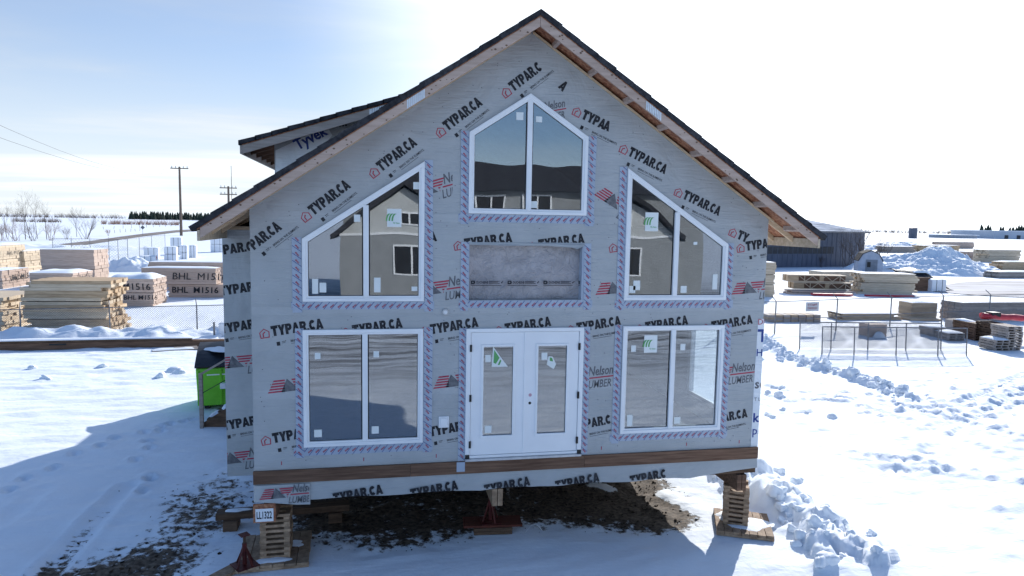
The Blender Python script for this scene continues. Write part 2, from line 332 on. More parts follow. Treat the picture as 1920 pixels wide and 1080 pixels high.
def build_ground():
    xs = grow(-15, 24, .085, 6000); ys = grow(-9, 24, .085, 7000)
    X, Y = np.meshgrid(xs, ys)
    near = np.exp(-((np.maximum(np.abs(X-4)-22, 0)/10)**2)-((np.maximum(np.abs(Y-7)-20, 0)/10)**2))
    Z = .10*fbm(X*.22, Y*.22, 3)*near + .12*fbm(X*.02, Y*.02, 2)*(1-near)*np.clip((np.hypot(X, Y)-40)/150, 0, 1)
    # wind crust
    Z += near*.05*fbm(X*.9+Y*.5, Y*2.2-X*.6, 4)
    crust = np.clip((X-5)/5, 0, 1)*np.clip((4.5-Y)/3, 0, 1)+np.clip((-9-X)/3, 0, 1)*np.clip((Y-10)/3, 0, 1)
    Z += near*np.clip(crust, 0, 1)*.05*np.clip(fbm(X*1.3, Y*2.8+X*.7, 5)+.05, 0, 1)
    cr = np.clip((X-5.5)/4, 0, 1)*np.clip((14-Y)/6, 0, 1)*np.clip(.35+1.3*fbm(X*.25+8, Y*.25, 2)+.05*(X-8), 0, 1)
    Z += near*cr*.55*np.clip(fbm(X*1.7+Y*.5, Y*4.2-X*1.1, 3)-.20, 0, .16)
    # tyre tracks on the right
    for pts in (P2((1640, 770), (1720, 795), (1790, 822), (1870, 850)), P2((1660, 755), (1740, 775), (1830, 800), (1925, 822)),
                P2((1925, 700), (1830, 745), (1780, 790), (1700, 830)), P2((1925, 730), (1860, 765), (1800, 800), (1740, 850)),
                P2((1605, 855), (1660, 862), (1720, 866), (1775, 882)), P2((1640, 880), (1690, 884), (1725, 876))):
        D, T = seg_dist(X, Y, pts)
        br = 1.5*np.clip(.6+1.6*fbm(X*.5+3, Y*.5, 2), 0, 1); Z += br*(np.exp(-(D/.19)**2)*(-.03+.025*np.sin(T*22)*np.exp(-(D/.13)**2)+.07*fbm(X*5, Y*5, 2)) + .03*np.exp(-((D-.3)/.1)**2)*(1+1.5*fbm(X*6, Y*6, 2)))
    # tyre tread and footprints on the left
    dirt = np.zeros_like(Z)
    for pts, s in ((P2((80, 1080), (150, 1005), (240, 908)), 1), (P2((-5, 985), (40, 950), (80, 915)), .4)):
        D, T = seg_dist(X, Y, pts)
        e = np.exp(-(D/.2)**4); Z += s*e*(-.03+.015*np.sin(T*40))+ s*.03*np.exp(-((D-.27)/.07)**2); dirt += s*e*(.22+.10*np.sin(T*40))
    fp = [(267, 918), (283, 895), (280, 893), (255, 862), (281, 840), (277, 828), (302, 808), (270, 811), (215, 823), (188, 838), (139, 852), (302, 800), (345, 790), (360, 785), (320, 795), (100, 877), (45, 895), (18, 918)]
    for px, py in fp:
        p = G(px, py); D = np.hypot((X-p.x)*1.6+(Y-p.y)*.6, (Y-p.y)*.9)
        Z += -.075*np.exp(-(D/.15)**4)+.03*np.exp(-((D-.24)/.07)**2)
    # snow bank along the left fence, small drifts
    D, T = seg_dist(X, Y, P2((-120, 650), (20, 642), (140, 638), (215, 636), (300, 634), (420, 628)))
    Z += (.42+.5*fbm(X*.9, Y*.9, 3))*np.exp(-((D-.2)/1.0)**2)*np.where(X < -9.5, 1, .3)
    D, T = seg_dist(X, Y, [p for p in CHUNK_LINE]); Z += np.exp(-(D/.35)**2)*np.clip(.16+.5*fbm(X*3, Y*3, 3), 0, .5)
    # ploughed heap beside the right crib
    D, T = seg_dist(X, Y, [(5.3, 2.6), (5.45, 1.2), (5.55, .1), (5.6, -.9)])
    Z += np.exp(-(D/.55)**2)*np.clip(.25-.05*T+.3*fbm(X*2.6, Y*2.6, 4), 0, .8)
    rb = np.random.RandomState(5); B = np.zeros_like(Z); sub = np.ix_((ys > -2.2) & (ys < 4), (xs > 3.9) & (xs < 7.6)); XS, YS = X[sub], Y[sub]; BS = np.zeros_like(XS)
    for q in range(110):
        f = rb.rand(); cx = 5.3+.3*f+rb.randn()*.28; cy = 2.8-4.0*f+rb.randn()*.15; rr = .07+abs(rb.randn())*.11; a = rb.rand()*3.14; tx, ty = rb.randn(2)*.25
        u = (XS-cx)*math.cos(a)+(YS-cy)*math.sin(a); v = (YS-cy)*math.cos(a)-(XS-cx)*math.sin(a); e = np.clip(1-(np.abs(u/rr)**4+np.abs(v/(rr*(.6+.5*rb.rand())))**4), 0, 1)**.3
        BS = np.maximum(BS, e*(rr*.9+.12+tx*u+ty*v)*(1-.25*f))
    Z[sub] += .62*BS*(1+.3*fbm(XS*9, YS*9, 2))
    p = G(1545, 1062); Z += np.exp(-((X-p.x)**2+(Y-p.y)**2)/.02)*.16
    # bare earth below the house and thin patches around it
    un = np.clip((X+4.6)/1.2, 0, 1)*np.clip((4.2-X)/1.2, 0, 1)*np.clip((Y-.05-.6*fbm(X*.8, Y*.8+3, 3))/1.2, 0, 1)*np.clip((13-Y)/1.5, 0, 1)
    dirt += .66*un
    gx = np.exp(-((X-3.1)/1.2)**2-((Y-1.7)/1.8)**2); dirt += .40*gx
    ice = np.exp(-(seg_dist(X, Y, P2((1245, 925), (1290, 945), (1345, 965)))[0]/.22)**2); dirt -= .8*ice
    ice = np.exp(-(seg_dist(X, Y, P2((1120, 905), (1145, 915)))[0]/.22)**2); dirt -= .6*ice
    lf = np.exp(-((X+5.6)/1.5)**2-((Y-3.0)/2.2)**2); dirt += .56*lf
    lf = np.exp(-((X+6.2)/1.6)**2-((Y-.4)/1.1)**2); dirt += .44*lf
    lf = np.exp(-((X+7.5)/1.4)**2-((Y+.4)/.8)**2); dirt += .38*lf
    fr = np.exp(-((X+1.8)/2.4)**2-((Y-.55)/.5)**2); dirt += .26*fr
    dirt += .12*fbm(X*.9, Y*.9, 3)*(dirt > .05)
    Z -= .05*np.clip(dirt, 0, 1)
    Z += .05*np.clip(dirt*2, 0, 1)*fbm(X*4, Y*4, 3)
    # the two supports stand on level earth
    for cx, cy, r in ((-4.05, .45, .9), (4.25, .35, .9), (-.35, .85, .8)):
        m = np.exp(-(np.hypot(X-cx, Y-cy)/r)**4); Z = Z*(1-m)+(-.01)*m
    ny, nx = X.shape
    co = np.empty((ny*nx, 3), np.float32); co[:, 0] = X.ravel(); co[:, 1] = Y.ravel(); co[:, 2] = Z.ravel()
    i = np.arange(ny*nx).reshape(ny, nx)
    q = np.stack([i[:-1, :-1], i[:-1, 1:], i[1:, 1:], i[1:, :-1]], -1).reshape(-1, 4).astype(np.int32)
    me = bpy.data.meshes.new('ground'); me.vertices.add(len(co)); me.vertices.foreach_set('co', co.ravel())
    me.loops.add(q.size); me.loops.foreach_set('vertex_index', q.ravel()); me.polygons.add(len(q))
    me.polygons.foreach_set('loop_start', np.arange(0, q.size, 4, dtype=np.int32)); me.polygons.foreach_set('use_smooth', np.ones(len(q), bool))
    me.update(calc_edges=True)
    a = me.attributes.new('dirt', 'FLOAT', 'POINT'); a.data.foreach_set('value', np.clip(dirt, 0, 1).astype(np.float32).ravel())
    pk = np.clip((-10.8-Y)/10, 0, 1)**.6*np.clip((Y+60)/20, 0, 1)*np.clip((40-np.abs(X))/15, 0, 1)*.95
    a = me.attributes.new('packed', 'FLOAT', 'POINT'); a.data.foreach_set('value', pk.astype(np.float32).ravel())
    o = link('ground', me, ground_m); tag(o, 'snow covered yard and fields reaching the horizon', kind='structure')
    return xs, ys, Z, dirt
GX, GY, GZ, GD = build_ground()
def gz(x, y):
    i = int(np.clip(np.searchsorted(GX, x), 1, len(GX)-1)); j = int(np.clip(np.searchsorted(GY, y), 1, len(GY)-1))
    return float(GZ[j, i])
def gd(x, y):
    i = int(np.clip(np.searchsorted(GX, x), 1, len(GX)-1)); j = int(np.clip(np.searchsorted(GY, y), 1, len(GY)-1))
    return float(GD[j, i])

# road behind the yard on the left, gravel lane on the right
def ribbon(name, left, right, z, mat, label):
    L = [G(*p) for p in left]; R = [G(*p) for p in right]; m = MB(); vs = []; fs = []
    for a, b in zip(L, R):
        for k in range(5):
            p = a.lerp(b, k/4); vs.append((p.x, p.y, z))
    for i in range(len(L)-1):
        for k in range(4): fs.append((i*5+k, i*5+k+1, i*5+6+k, i*5+5+k))
    m.add(vs, fs); o = m.build(name, mat); return tag(o, label, kind='structure')
ribbon('road', [(60, 463), (110, 459), (170, 452.5), (215, 446), (270, 438.5), (330, 432), (380, 429.6), (450, 428.6)],
       [(60, 471), (110, 466), (170, 458.5), (215, 451.5), (270, 443.5), (330, 436), (380, 432.6), (450, 431)], .12, road_m, 'bare grey gravel road curving behind the lumber yard')
lane_m = noisy('lane_snow', (.42, .39, .37), (.70, .69, .69), .5, (.25, 1, 1), rough=.9, spec=.1, bump=.4)
ribbon('lane', [(1740, 541), (1800, 530), (1860, 527), (1960, 527)], [(1740, 546), (1800, 552), (1860, 556), (1960, 560)], .05, lane_m, 'trodden grey snow lane beside the big snow pile')

# ------------------------------------------------------------------ lettering
GL = {
 'T': (.80, [(0, 1), (.82, 1), (.82, .70), (.58, .70), (.58, 0), (.24, 0), (.24, .70), (0, .70)], None),
 'Y': (.86, [(0, 1), (.34, 1), (.44, .72), (.54, 1), (.88, 1), (.61, .42), (.61, 0), (.27, 0), (.27, .42)], None),
 'P': (.78, [(0, 0), (0, 1), (.5, 1), (.68, .95), (.78, .82), (.78, .55), (.68, .42), (.5, .34), (.33, .34), (.33, 0)], [(.33, .60), (.33, .76), (.43, .76), (.49, .68), (.43, .60)]),
 'A': (.92, [(0, 0), (.32, 1), (.60, 1), (.92, 0), (.60, 0), (.55, .15), (.37, .15), (.32, 0)], [(.415, .38), (.505, .38), (.46, .58)]),
 'R': (.84, [(0, 0), (0, 1), (.5, 1), (.7, .94), (.78, .8), (.78, .62), (.66, .45), (.84, 0), (.50, 0), (.40, .36), (.33, .36), (.33, 0)], [(.33, .60), (.33, .76), (.43, .76), (.49, .68), (.43, .60)]),
 '.': (.24, [(0, 0), (.24, 0), (.24, .24), (0, .24)], None),
}
_o = [(.42+.42*math.cos(rad(a)), .5+.5*math.sin(rad(a))) for a in range(42, 319, 23)]
_i = [(.42+.12*math.cos(rad(a)), .5+.19*math.sin(rad(a))) for a in range(318, 41, -23)]
GL['C'] = (.78, _o+_i, None)
def heavy(s):
    """heavy block lettering, cap height 1"""
    V = []; F = []; x = 0
    for c in s:
        wd, o, h = GL[c]; loops = [o]+([h] if h else []); b = len(V)
        V += [(x+p[0], p[1]) for l in loops for p in l]
        F += [tuple(i+b for i in t) for t in tessellate_polygon([[Vector((p[0], p[1], 0)) for p in l] for l in loops])]
        x += wd+.025
    return V, F, x-.025
_tcache = {}
def text2d(s, bold=0., shear=0.):
    """plain lettering as a flat mesh, scaled to a total height of 1"""
    k = (s, bold, shear)
    if k in _tcache: return _tcache[k]
    cu = bpy.data.curves.new('t', 'FONT'); cu.body = s; cu.size = 1; cu.offset = bold; cu.shear = shear; cu.resolution_u = 2; cu.fill_mode = 'FRONT'
    o = bpy.data.objects.new('t', cu); COL.objects.link(o)
    dg = bpy.context.evaluated_depsgraph_get(); me = bpy.data.meshes.new_from_object(o.evaluated_get(dg))
    V = [(v.co.x, v.co.y) for v in me.vertices]; F = [tuple(p.vertices) for p in me.polygons]
    bpy.data.objects.remove(o); bpy.data.curves.remove(cu); bpy.data.meshes.remove(me)
    x0 = min(v[0] for v in V); x1 = max(v[0] for v in V); y0 = min(v[1] for v in V); y1 = max(v[1] for v in V); h = y1-y0
    r = ([((a-x0)/h, (b-y0)/h) for a, b in V], F, (x1-x0)/h); _tcache[k] = r; return r
OPEN = []
class Ink:
    """flat print on a vertical face: origin o, direction along r, up u, standing d off the face"""
    def __init__(s, o, r=(1, 0, 0), u=(0, 0, 1), ang=0.):
        s.o = Vector(o); r = Vector(r); u = Vector(u); c, n = math.cos(ang), math.sin(ang)
        s.r = r*c+u*n; s.u = u*c-r*n; s.V = []; s.F = []
    def add(s, V, F, x=0, y=0, sx=1, sy=1):
        b = len(s.V)
        s.V += [tuple(s.o+s.r*(x+p[0]*sx)+s.u*(y+p[1]*sy)) for p in V]; s.F += [tuple(i+b for i in f) for f in F]; return s
    def poly(s, pts, hole=None):
        loops = [pts]+([hole] if hole else [])
        return s.add([p for l in loops for p in l], [tuple(t) for t in tessellate_polygon([[Vector((p[0], p[1], 0)) for p in l] for l in loops])])
    def build(s, name, mat, parent, clip=None):
        holes = OPEN if parent is not None and parent.name.startswith('facade_wrap') else ()
        me = bpy.data.meshes.new(name); me.from_pydata(s.V, [], s.F)
        bm = bmesh.new(); bm.from_mesh(me)
        for hole in holes:
            n = len(hole); geom = lambda: bm.verts[:]+bm.edges[:]+bm.faces[:]
            xs_ = [v.co.x for v in bm.verts]; zs_ = [v.co.z for v in bm.verts]
            if not xs_ or max(xs_) < min(q[0] for q in hole) or min(xs_) > max(q[0] for q in hole) or max(zs_) < min(q[1] for q in hole) or min(zs_) > max(q[1] for q in hole): continue
            pl_ = []
            for i in range(n):
                a, b = hole[i], hole[(i+1) % n]; pl_.append((Vector((a[0], 0, a[1])), Vector((b[1]-a[1], 0, -(b[0]-a[0]))).normalized()))
            for co, no in pl_: bmesh.ops.bisect_plane(bm, geom=geom(), plane_co=co, plane_no=no)
            dead = [f for f in bm.faces if all((f.calc_center_median()-co).dot(no) < 1e-6 for co, no in pl_)]
            bmesh.ops.delete(bm, geom=dead, context='FACES')
        for co, no in (clip or []):
            bmesh.ops.bisect_plane(bm, geom=bm.verts[:]+bm.edges[:]+bm.faces[:], plane_co=co, plane_no=no, clear_outer=True)
        if not bm.faces: bm.free(); return None
        bm.to_mesh(me); bm.free()
        return link(name, me, mat, parent)
def icon(parent, o, r, u, ang, h, clip=None):
    k = Ink(o, r, u, ang); h2 = h
    pen = lambda s: [(h2*(.5+(x-.5)*s), h2*(.48+(y-.48)*s)) for x, y in ((.05, 0), (0, .62), (.5, 1), (1, .62), (.95, 0))]
    k.poly(pen(1), pen(.80))
    k.poly([(h2*a, h2*b) for a, b in ((.30, .12), (.30, .50), (.55, .70), (.62, .60), (.41, .44), (.41, .12))])
    k.build('wrap_logo', ink_red, parent, clip)
def brandline(parent, end, ang, W=.775, s='TYPAR.CA', clip=None, sub=True, ic=True, base=(0, 0), y=-.003, full=None, H=.162, start=None):
    """one printed repeat on the facade sheet; end = where the word ends"""
    V, F, wd = heavy(s); fw = heavy('TYPAR.CA')[2]; sc = W/fw
    c, n = math.cos(ang), math.sin(ang)
    if start is None: ox, oz = end[0]-c*wd*sc, end[1]-n*wd*sc
    else: ox, oz = start
    k = Ink((ox, y, oz), ang=ang); k.add(V, F, 0, 0, sc, H); k.build('wrap_lettering', ink_black, parent, clip)
    if ic:
        a = Vector((ox, y, oz))+Vector((c, 0, n))*(-.175)+Vector((-n, 0, c))*(-.01); icon(parent, a, (1, 0, 0), (0, 0, 1), ang, .15, clip)
    if sub:
        k = Ink((ox, y, oz), ang=ang)
        k.add([(0, 0), (1, 0), (1, 1), (0, 1)], [(0, 1, 2, 3)], .05, -.155, .05, .06)
        k.add([(0, 0), (1, 0), (1, 1), (0, 1)], [(0, 1, 2, 3)], .13, -.105, .06, .008)
        k.add([(0, 0), (1, 0), (1, 1), (0, 1)], [(0, 1, 2, 3)], .13, -.125, .05, .006)
        V, F, tw = text2d('BRING ON THE ELEMENTS.', .012)
        q = .47/tw; k.add(V, F, .26, -.13, q, .036)
        k.add([(0, 0), (1, 0), (1, 1), (0, 1)], [(0, 1, 2, 3)], .26, -.155, .33, .005)
        k.build('wrap_lettering', ink_black, parent, clip)
def lumberlogo(parent, o, ang=0., s=1., clip=None, r=(1, 0, 0), word=True, skip_mark=False):
    """striped peak mark, slanted name over a bar; o = lower left of the mark"""
    R = Ink(o, r, (0, 0, 1), ang); K = Ink(o, r, (0, 0, 1), ang); T = Ink(o, r, (0, 0, 1), ang)
    h = .21*s; sh = .55
    if not skip_mark:
        for i in range(5):
            a, b = h*(i/5), h*(i/5+.115)
            R.poly([(a*sh, a), (.27*s+a*.1-.02*s, a), (.27*s+b*.1-.02*s, b), (b*sh, b)])
            R.poly([(.36*s+(h-a)*.35, a), (.52*s+a*sh, a), (.52*s+b*sh, b), (.36*s+(h-b)*.35, b)] if i > 1 else [(.44*s+(h-a)*.35, a), (.50*s+a*sh, a), (.50*s+b*sh, b), (.44*s+(h-b)*.35, b)])
        K.poly([(.20*s, 0), (.30*s, h*.97), (.48*s, 0)])
    if word:
        V, F, tw = text2d('Nelson', .02, .28); T.add(V, F, .60*s, .085*s, .44*s/tw, .16*s)
        R.poly([(.56*s, .04*s), (1.04*s, .04*s), (1.05*s, .062*s), (.57*s, .062*s)])
        V, F, tw = text2d('LUMBER', .015, .28); T.add(V, F, .52*s, -.125*s, .47*s/tw, .135*s)
    R.build('wrap_logo', ink_red, parent, clip)
    if not skip_mark: K.build('wrap_logo', ink_grey, parent, clip)
    if word: T.build('wrap_lettering', ink_grey, parent, clip)

# ------------------------------------------------------------------ the house
HW, YB, ZF, ZB, RS = 4.25, 13.5, 1.60, 1.11, 2/3
RZ = 8.66                                      # top of the shingles at the ridge
house = empty('timber_house', (0, 0, 0), label='two storey house wrapped in grey printed sheeting, gable of windows, on wooden cribs', cat='house')
def wtop(x): return 8.50-RS*abs(x)
def inset(poly, d):
    """inward offset of a convex polygon given counter-clockwise"""
    n = len(poly); r = []
    for i in range(n):
        p0, p1, p2 = Vector(poly[i-1]), Vector(poly[i]), Vector(poly[(i+1) % n])
        a = (p1-p0).normalized(); b = (p2-p1).normalized(); na = Vector((-a.y, a.x)); nb = Vector((-b.y, b.x))
        m = (na+nb); m = m/(m.dot(na)); q = p1+m*d; r.append((q.x, q.y))
    return r
WL = [(-3.505, 1.954), (-1.665, 1.954), (-1.665, 3.806), (-3.505, 3.806)]
WR = [(1.665, 1.954), (3.505, 1.954), (3.505, 3.806), (1.665, 3.806)]
UL = [(-3.50, 4.242), (-1.657, 4.242), (-1.657, 6.425), (-3.50, 5.202)]
UR = [(1.657, 4.242), (3.50, 4.242), (3.50, 5.202), (1.657, 6.425)]
UC = [(-.967, 5.633), (.967, 5.633), (.967, 6.898), (0, 7.537), (-.967, 6.898)]
DR = [(-.98, 1.66), (.98, 1.66), (.98, 3.795), (-.98, 3.795)]
NI = [(-.954, 4.251), (.954, 4.251), (.954, 5.161), (-.954, 5.161)]
opening = [inset(p, .035) for p in (WL, WR, UL, UR, UC, DR)]+[NI]
OPEN += [list(p) for p in (WL, WR, UL, UR, UC, DR, NI)]
outer = [(-HW, 1.395), (HW, 1.395), (HW, wtop(HW)), (0, 8.50), (-HW, wtop(HW))]
fac = MB().prism(outer, 0, .15, opening).build('facade_wrap', wrap, house)
# walls, floor, loft interior
sidewall = MB().box(-HW, -HW+.15, .15, YB, ZB, wtop(HW)); sidewall.build('side_wall', wrap, house)
rw = MB()
# right wall with a window opening (y 1.5..3.3, z 2.35..3.75)
rw.box(HW-.15, HW, .15, 1.3, ZB, wtop(HW)); rw.box(HW-.15, HW, 2.55, YB, ZB, wtop(HW))
rw.box(HW-.15, HW, 1.3, 2.55, ZB, 1.95); rw.box(HW-.15, HW, 1.3, 2.55, 3.7, wtop(HW)); rw.build('side_wall', tyvek, house)
sw = MB().box(HW-.14, HW-.08, 1.3, 1.37, 1.95, 3.7).box(HW-.14, HW-.08, 2.48, 2.55, 1.95, 3.7).box(HW-.14, HW-.08, 1.37, 2.48, 1.95, 2.02).box(HW-.14, HW-.08, 1.37, 2.48, 3.63, 3.7)
swo = sw.build('window', vinyl, house); MB().box(HW-.115, HW-.105, 1.37, 2.48, 2.02, 3.63).build('pane', clear_glass, swo)
MB().prism([(-HW, ZB), (HW, ZB), (HW, wtop(HW)), (0, 8.50), (-HW, wtop(HW))], YB-.15, YB-.001).build('rear_wall', wrap, house)
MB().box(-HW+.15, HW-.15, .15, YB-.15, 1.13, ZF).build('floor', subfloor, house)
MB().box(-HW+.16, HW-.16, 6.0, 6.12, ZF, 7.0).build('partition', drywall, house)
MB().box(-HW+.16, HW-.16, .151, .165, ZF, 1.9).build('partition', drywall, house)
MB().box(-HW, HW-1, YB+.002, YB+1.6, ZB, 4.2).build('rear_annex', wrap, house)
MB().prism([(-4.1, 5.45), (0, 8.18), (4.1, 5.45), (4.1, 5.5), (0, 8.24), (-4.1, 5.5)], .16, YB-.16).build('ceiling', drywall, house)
# bump-out on the left
MB().box(-4.88, -4.252, 1.12, 4.2, 1.13, 5.30).build('bump_out', wrap, house)
MB().box(-4.90, -4.255, 1.10, 1.22, 5.302, 5.36).build('top_plate', pine_x, house)
# treated ledger board in three lengths and the skirt below it
for a, b in ((-4.262, -1.862), (-1.858, 1.05), (1.054, 4.262)):
    MB().box(a, b, -.040, -.002, 1.40, 1.605).build('ledger_board', cedar, house)
def skirt():
    m = MB(); n = 60; vs = []; random.seed(4)
    for i in range(n+1):
        x = -4.262+8.524*i/n; zb = 1.115+.012*math.sin(i*.7)+random.uniform(-.006, .006)
        if x > 3.0: zb = 1.115+.09*(x-3.0)
        yb = -.012-.02*math.sin(i*.33)**2
        vs += [(x, -.012, 1.398), (x, yb-.008, 1.25), (x, yb-.004, zb), (x, yb+.006, zb), (x, .0, 1.25), (x, .0, 1.398)]
    fs = []
    for i in range(n):
        for k in range(6): fs.append((i*6+k, i*6+(k+1) % 6, i*6+6+(k+1) % 6, i*6+6+k))
    fs += [tuple(range(6)), tuple(range(n*6+5, n*6-1, -1))]
    return m.add(vs, fs).build('skirt_wrap', wrap, house)
skirt_o = skirt()
MB().box(-4.25, 4.25, .004, .15, 1.13, 1.394).build('rim_joist', darkwood, house)
# hanging flap at the left end of the skirt, folded corner sheet at the right end
MB().add([(-4.255, -.052, 1.385), (-3.42, -.050, 1.38), (-3.415, -.060, 1.045), (-3.62, -.064, 1.055), (-3.95, -.066, 1.10), (-4.255, -.058, 1.13),
          (-4.255, -.047, 1.385), (-3.42, -.045, 1.38), (-3.415, -.055, 1.045), (-3.62, -.059, 1.055), (-3.95, -.061, 1.10), (-4.255, -.053, 1.13)],
         [(0, 1, 2, 3, 4, 5), (11, 10, 9, 8, 7, 6)]+[(i, (i+1) % 6, 6+(i+1) % 6, 6+i) for i in range(6)]).build('skirt_flap', wrap, house)
MB().add([(4.13, -.006, 1.61), (4.268, -.006, 1.61), (4.268, -.006, 3.9), (4.15, -.006, 3.9), (4.135, -.006, 3.0),
          (4.13, -.001, 1.61), (4.268, -.001, 1.61), (4.268, -.001, 3.9), (4.15, -.001, 3.9), (4.135, -.001, 3.0)],
         [(0, 1, 2, 3, 4), (9, 8, 7, 6, 5)]+[(i, (i+1) % 5, 5+(i+1) % 5, 5+i) for i in range(5)]).build('corner_wrap', tyvek, house)
corner = [o for o in house.children if o.name.startswith('corner_wrap')][0]
for s, z, h, mt, b in (('DPU', 3.80, .10, ink_red, .0), ('Tyvek', 3.42, .30, ink_blue, .03), ('HomeWrap', 3.20, .17, ink_blue, .01), ('son', 2.66, .12, ink_grey, .02), ('T LTD', 2.44, .06, ink_grey, .0), ('k.', 2.05, .17, ink_blue, .03), ('p.', 1.78, .15, ink_blue, .01)):
    V, F, tw = text2d(s, b); k = Ink((4.15, -.009, z)); k.add(V, F, 0, 0, h, h); k.build('wrap_lettering', mt, corner, [((4.265, 0, 0), (1, 0, 0))])

# print on the facade sheet
A9 = rad(8.6)
fclip = [((-4.245, 0, 0), (-1, 0, 0)), ((4.245, 0, 0), (1, 0, 0))]
for e in range(-1, 7):
    x = -3.19+1.207*e
    if x < 4.3: brandline(fac, (x, 3.822), A9, clip=fclip)
    if x < 4.3: brandline(fac, (x-.005, 2.15), A9, clip=fclip)
    if x+.52 < 4.6: brandline(fac, (x+.53, 5.19), A9, clip=fclip, sub=False) if -2.2 < x+.53 < 1.2 else None
brandline(fac, None, A9, s='TYPA', start=(3.855, 5.085), clip=fclip)
brandline(fac, None, A9, s='T', start=(1.56, 5.065), clip=fclip, sub=False)
AL = rad(38.5)
brandline(fac, (-3.779, 5.346), AL, s='PAR.CA', ic=False, clip=fclip, W=.72)
brandline(fac, (-2.765, 5.995), AL, W=.715); brandline(fac, (-1.763, 6.675), AL, W=.70); brandline(fac, (-.752, 7.33), AL, W=.70)
brandline(fac, None, AL, s='TYPAR.C', start=(-.272, 7.547), W=.70)
AR_ = rad(-23.5)
brandline(fac, None, rad(-23), s='TYPA', start=(.837, 7.19), W=.76, sub=True)
brandline(fac, None, rad(-40), s='A', start=(.44, 7.66), W=.76, ic=False, sub=False)
brandline(fac, (1.311, 7.0), rad(-18), s='A', ic=False, sub=False)
brandline(fac, (2.307, 6.343), AR_, W=.72); brandline(fac, (3.31, 5.674), rad(-22.5), W=.73)
brandline(fac, None, rad(-22), s='TY', start=(3.66, 5.30), W=.76, sub=False)
for x in (-4.03, -1.50, 1.05, 3.66): lumberlogo(fac, (x if x < 1 else x-.55, -.003, 2.82), rad(5), clip=fclip)
lumberlogo(fac, (-1.90, -.003, 5.82), rad(17), clip=[((-1.9, 0, 0), (-1, 0, 0)), ((-1.22, 0, 0), (1, 0, 0))])
lumberlogo(fac, (1.09, -.003, 5.98), rad(-30), clip=[((1.55, 0, 0), (1, 0, 0))])
lumberlogo(fac, (-.22, -.003, 7.12), rad(12), skip_mark=True, s=.8, clip=[((.70, 0, 0), (1, 0, 0))])
lumberlogo(fac, (1.17, -.003, 4.33), rad(4)); lumberlogo(fac, (3.62, -.003, 4.33), rad(4), clip=fclip)
lumberlogo(fac, (-1.85, -.003, 4.30), rad(8))
for e in range(2, 8): brandline(skirt_o, (-4.70+1.206*e, 1.145), rad(8.3), y=-.046, sub=False, ic=False, clip=[((0, 0, 1.128), (0, 0, -1))], s='TYPAR.CA' if e < 6 else 'TYPAR.C') if e < 7 else None
flap = [o for o in house.children if o.name.startswith('skirt_flap')][0]
lumberlogo(flap, (-4.17, -.067, 1.165), rad(2), s=.82, clip=[((-3.43, 0, 0), (1, 0, 0))])
bump = [o for o in house.children if o.name.startswith('bump_out')][0]
bclip = [((-4.875, 0, 0), (-1, 0, 0)), ((-4.255, 0, 0), (1, 0, 0))]
for z in (4.98, 4.33, 3.70, 2.05): brandline(bump, (-4.30+(.02 if z > 4.9 else .16), z), A9, W=.80, clip=bclip, y=1.117, sub=z < 4)
for z in (2.98, 1.33): lumberlogo(bump, (-5.05 if z > 2 else -5.12, 1.117, z), rad(4), clip=bclip)
# staples scattered over the sheet
m = MB(); random.seed(12)
for i in range(420):
    x = random.uniform(-4.2, 4.2); z = random.uniform(1.7, wtop(x)-.08)
    if any(min(q[0] for q in P) < x < max(q[0] for q in P) and min(q[1] for q in P) < z < max(q[1] for q in P) for P in OPEN): continue
    m.box(x, x+.012, -.004, -.0012, z, z+.012)
o = m.build('staples', ink_grey, fac); o['kind'] = 'stuff'
for x in (-3.85, -2.6, -1.45, 1.35, 2.9, 3.9): MB().box(x, x+.012, -.004, -.0012, 1.68, 1.74).build('red_tick', ink_red, fac)

lap_m = wrap_mat('wrap_lap', (.40, .415, .42), (.46, .475, .48))
random.seed(31)
for zl, hh in ((2.74, .13), (4.05, .11), (5.50, .12)):
    lx = [-4.245+8.49*i/40 for i in range(41)]; lim = [x for x in lx if wtop(x)-.1 > zl+hh]
    k = Ink((0, -.0018, 0)); top = [(x, zl+hh+random.uniform(-.004, .004)) for x in reversed(lim)]; bot = [(x, zl+.012*math.sin(x*2.1)+random.uniform(-.006, .006)) for x in lim]
    for i in range(len(lim)-1):
        n_ = len(lim)-1; k.poly([bot[i], bot[i+1], top[n_-i-1], top[n_-i]])
    k.build('sheet_lap', lap_m, fac)
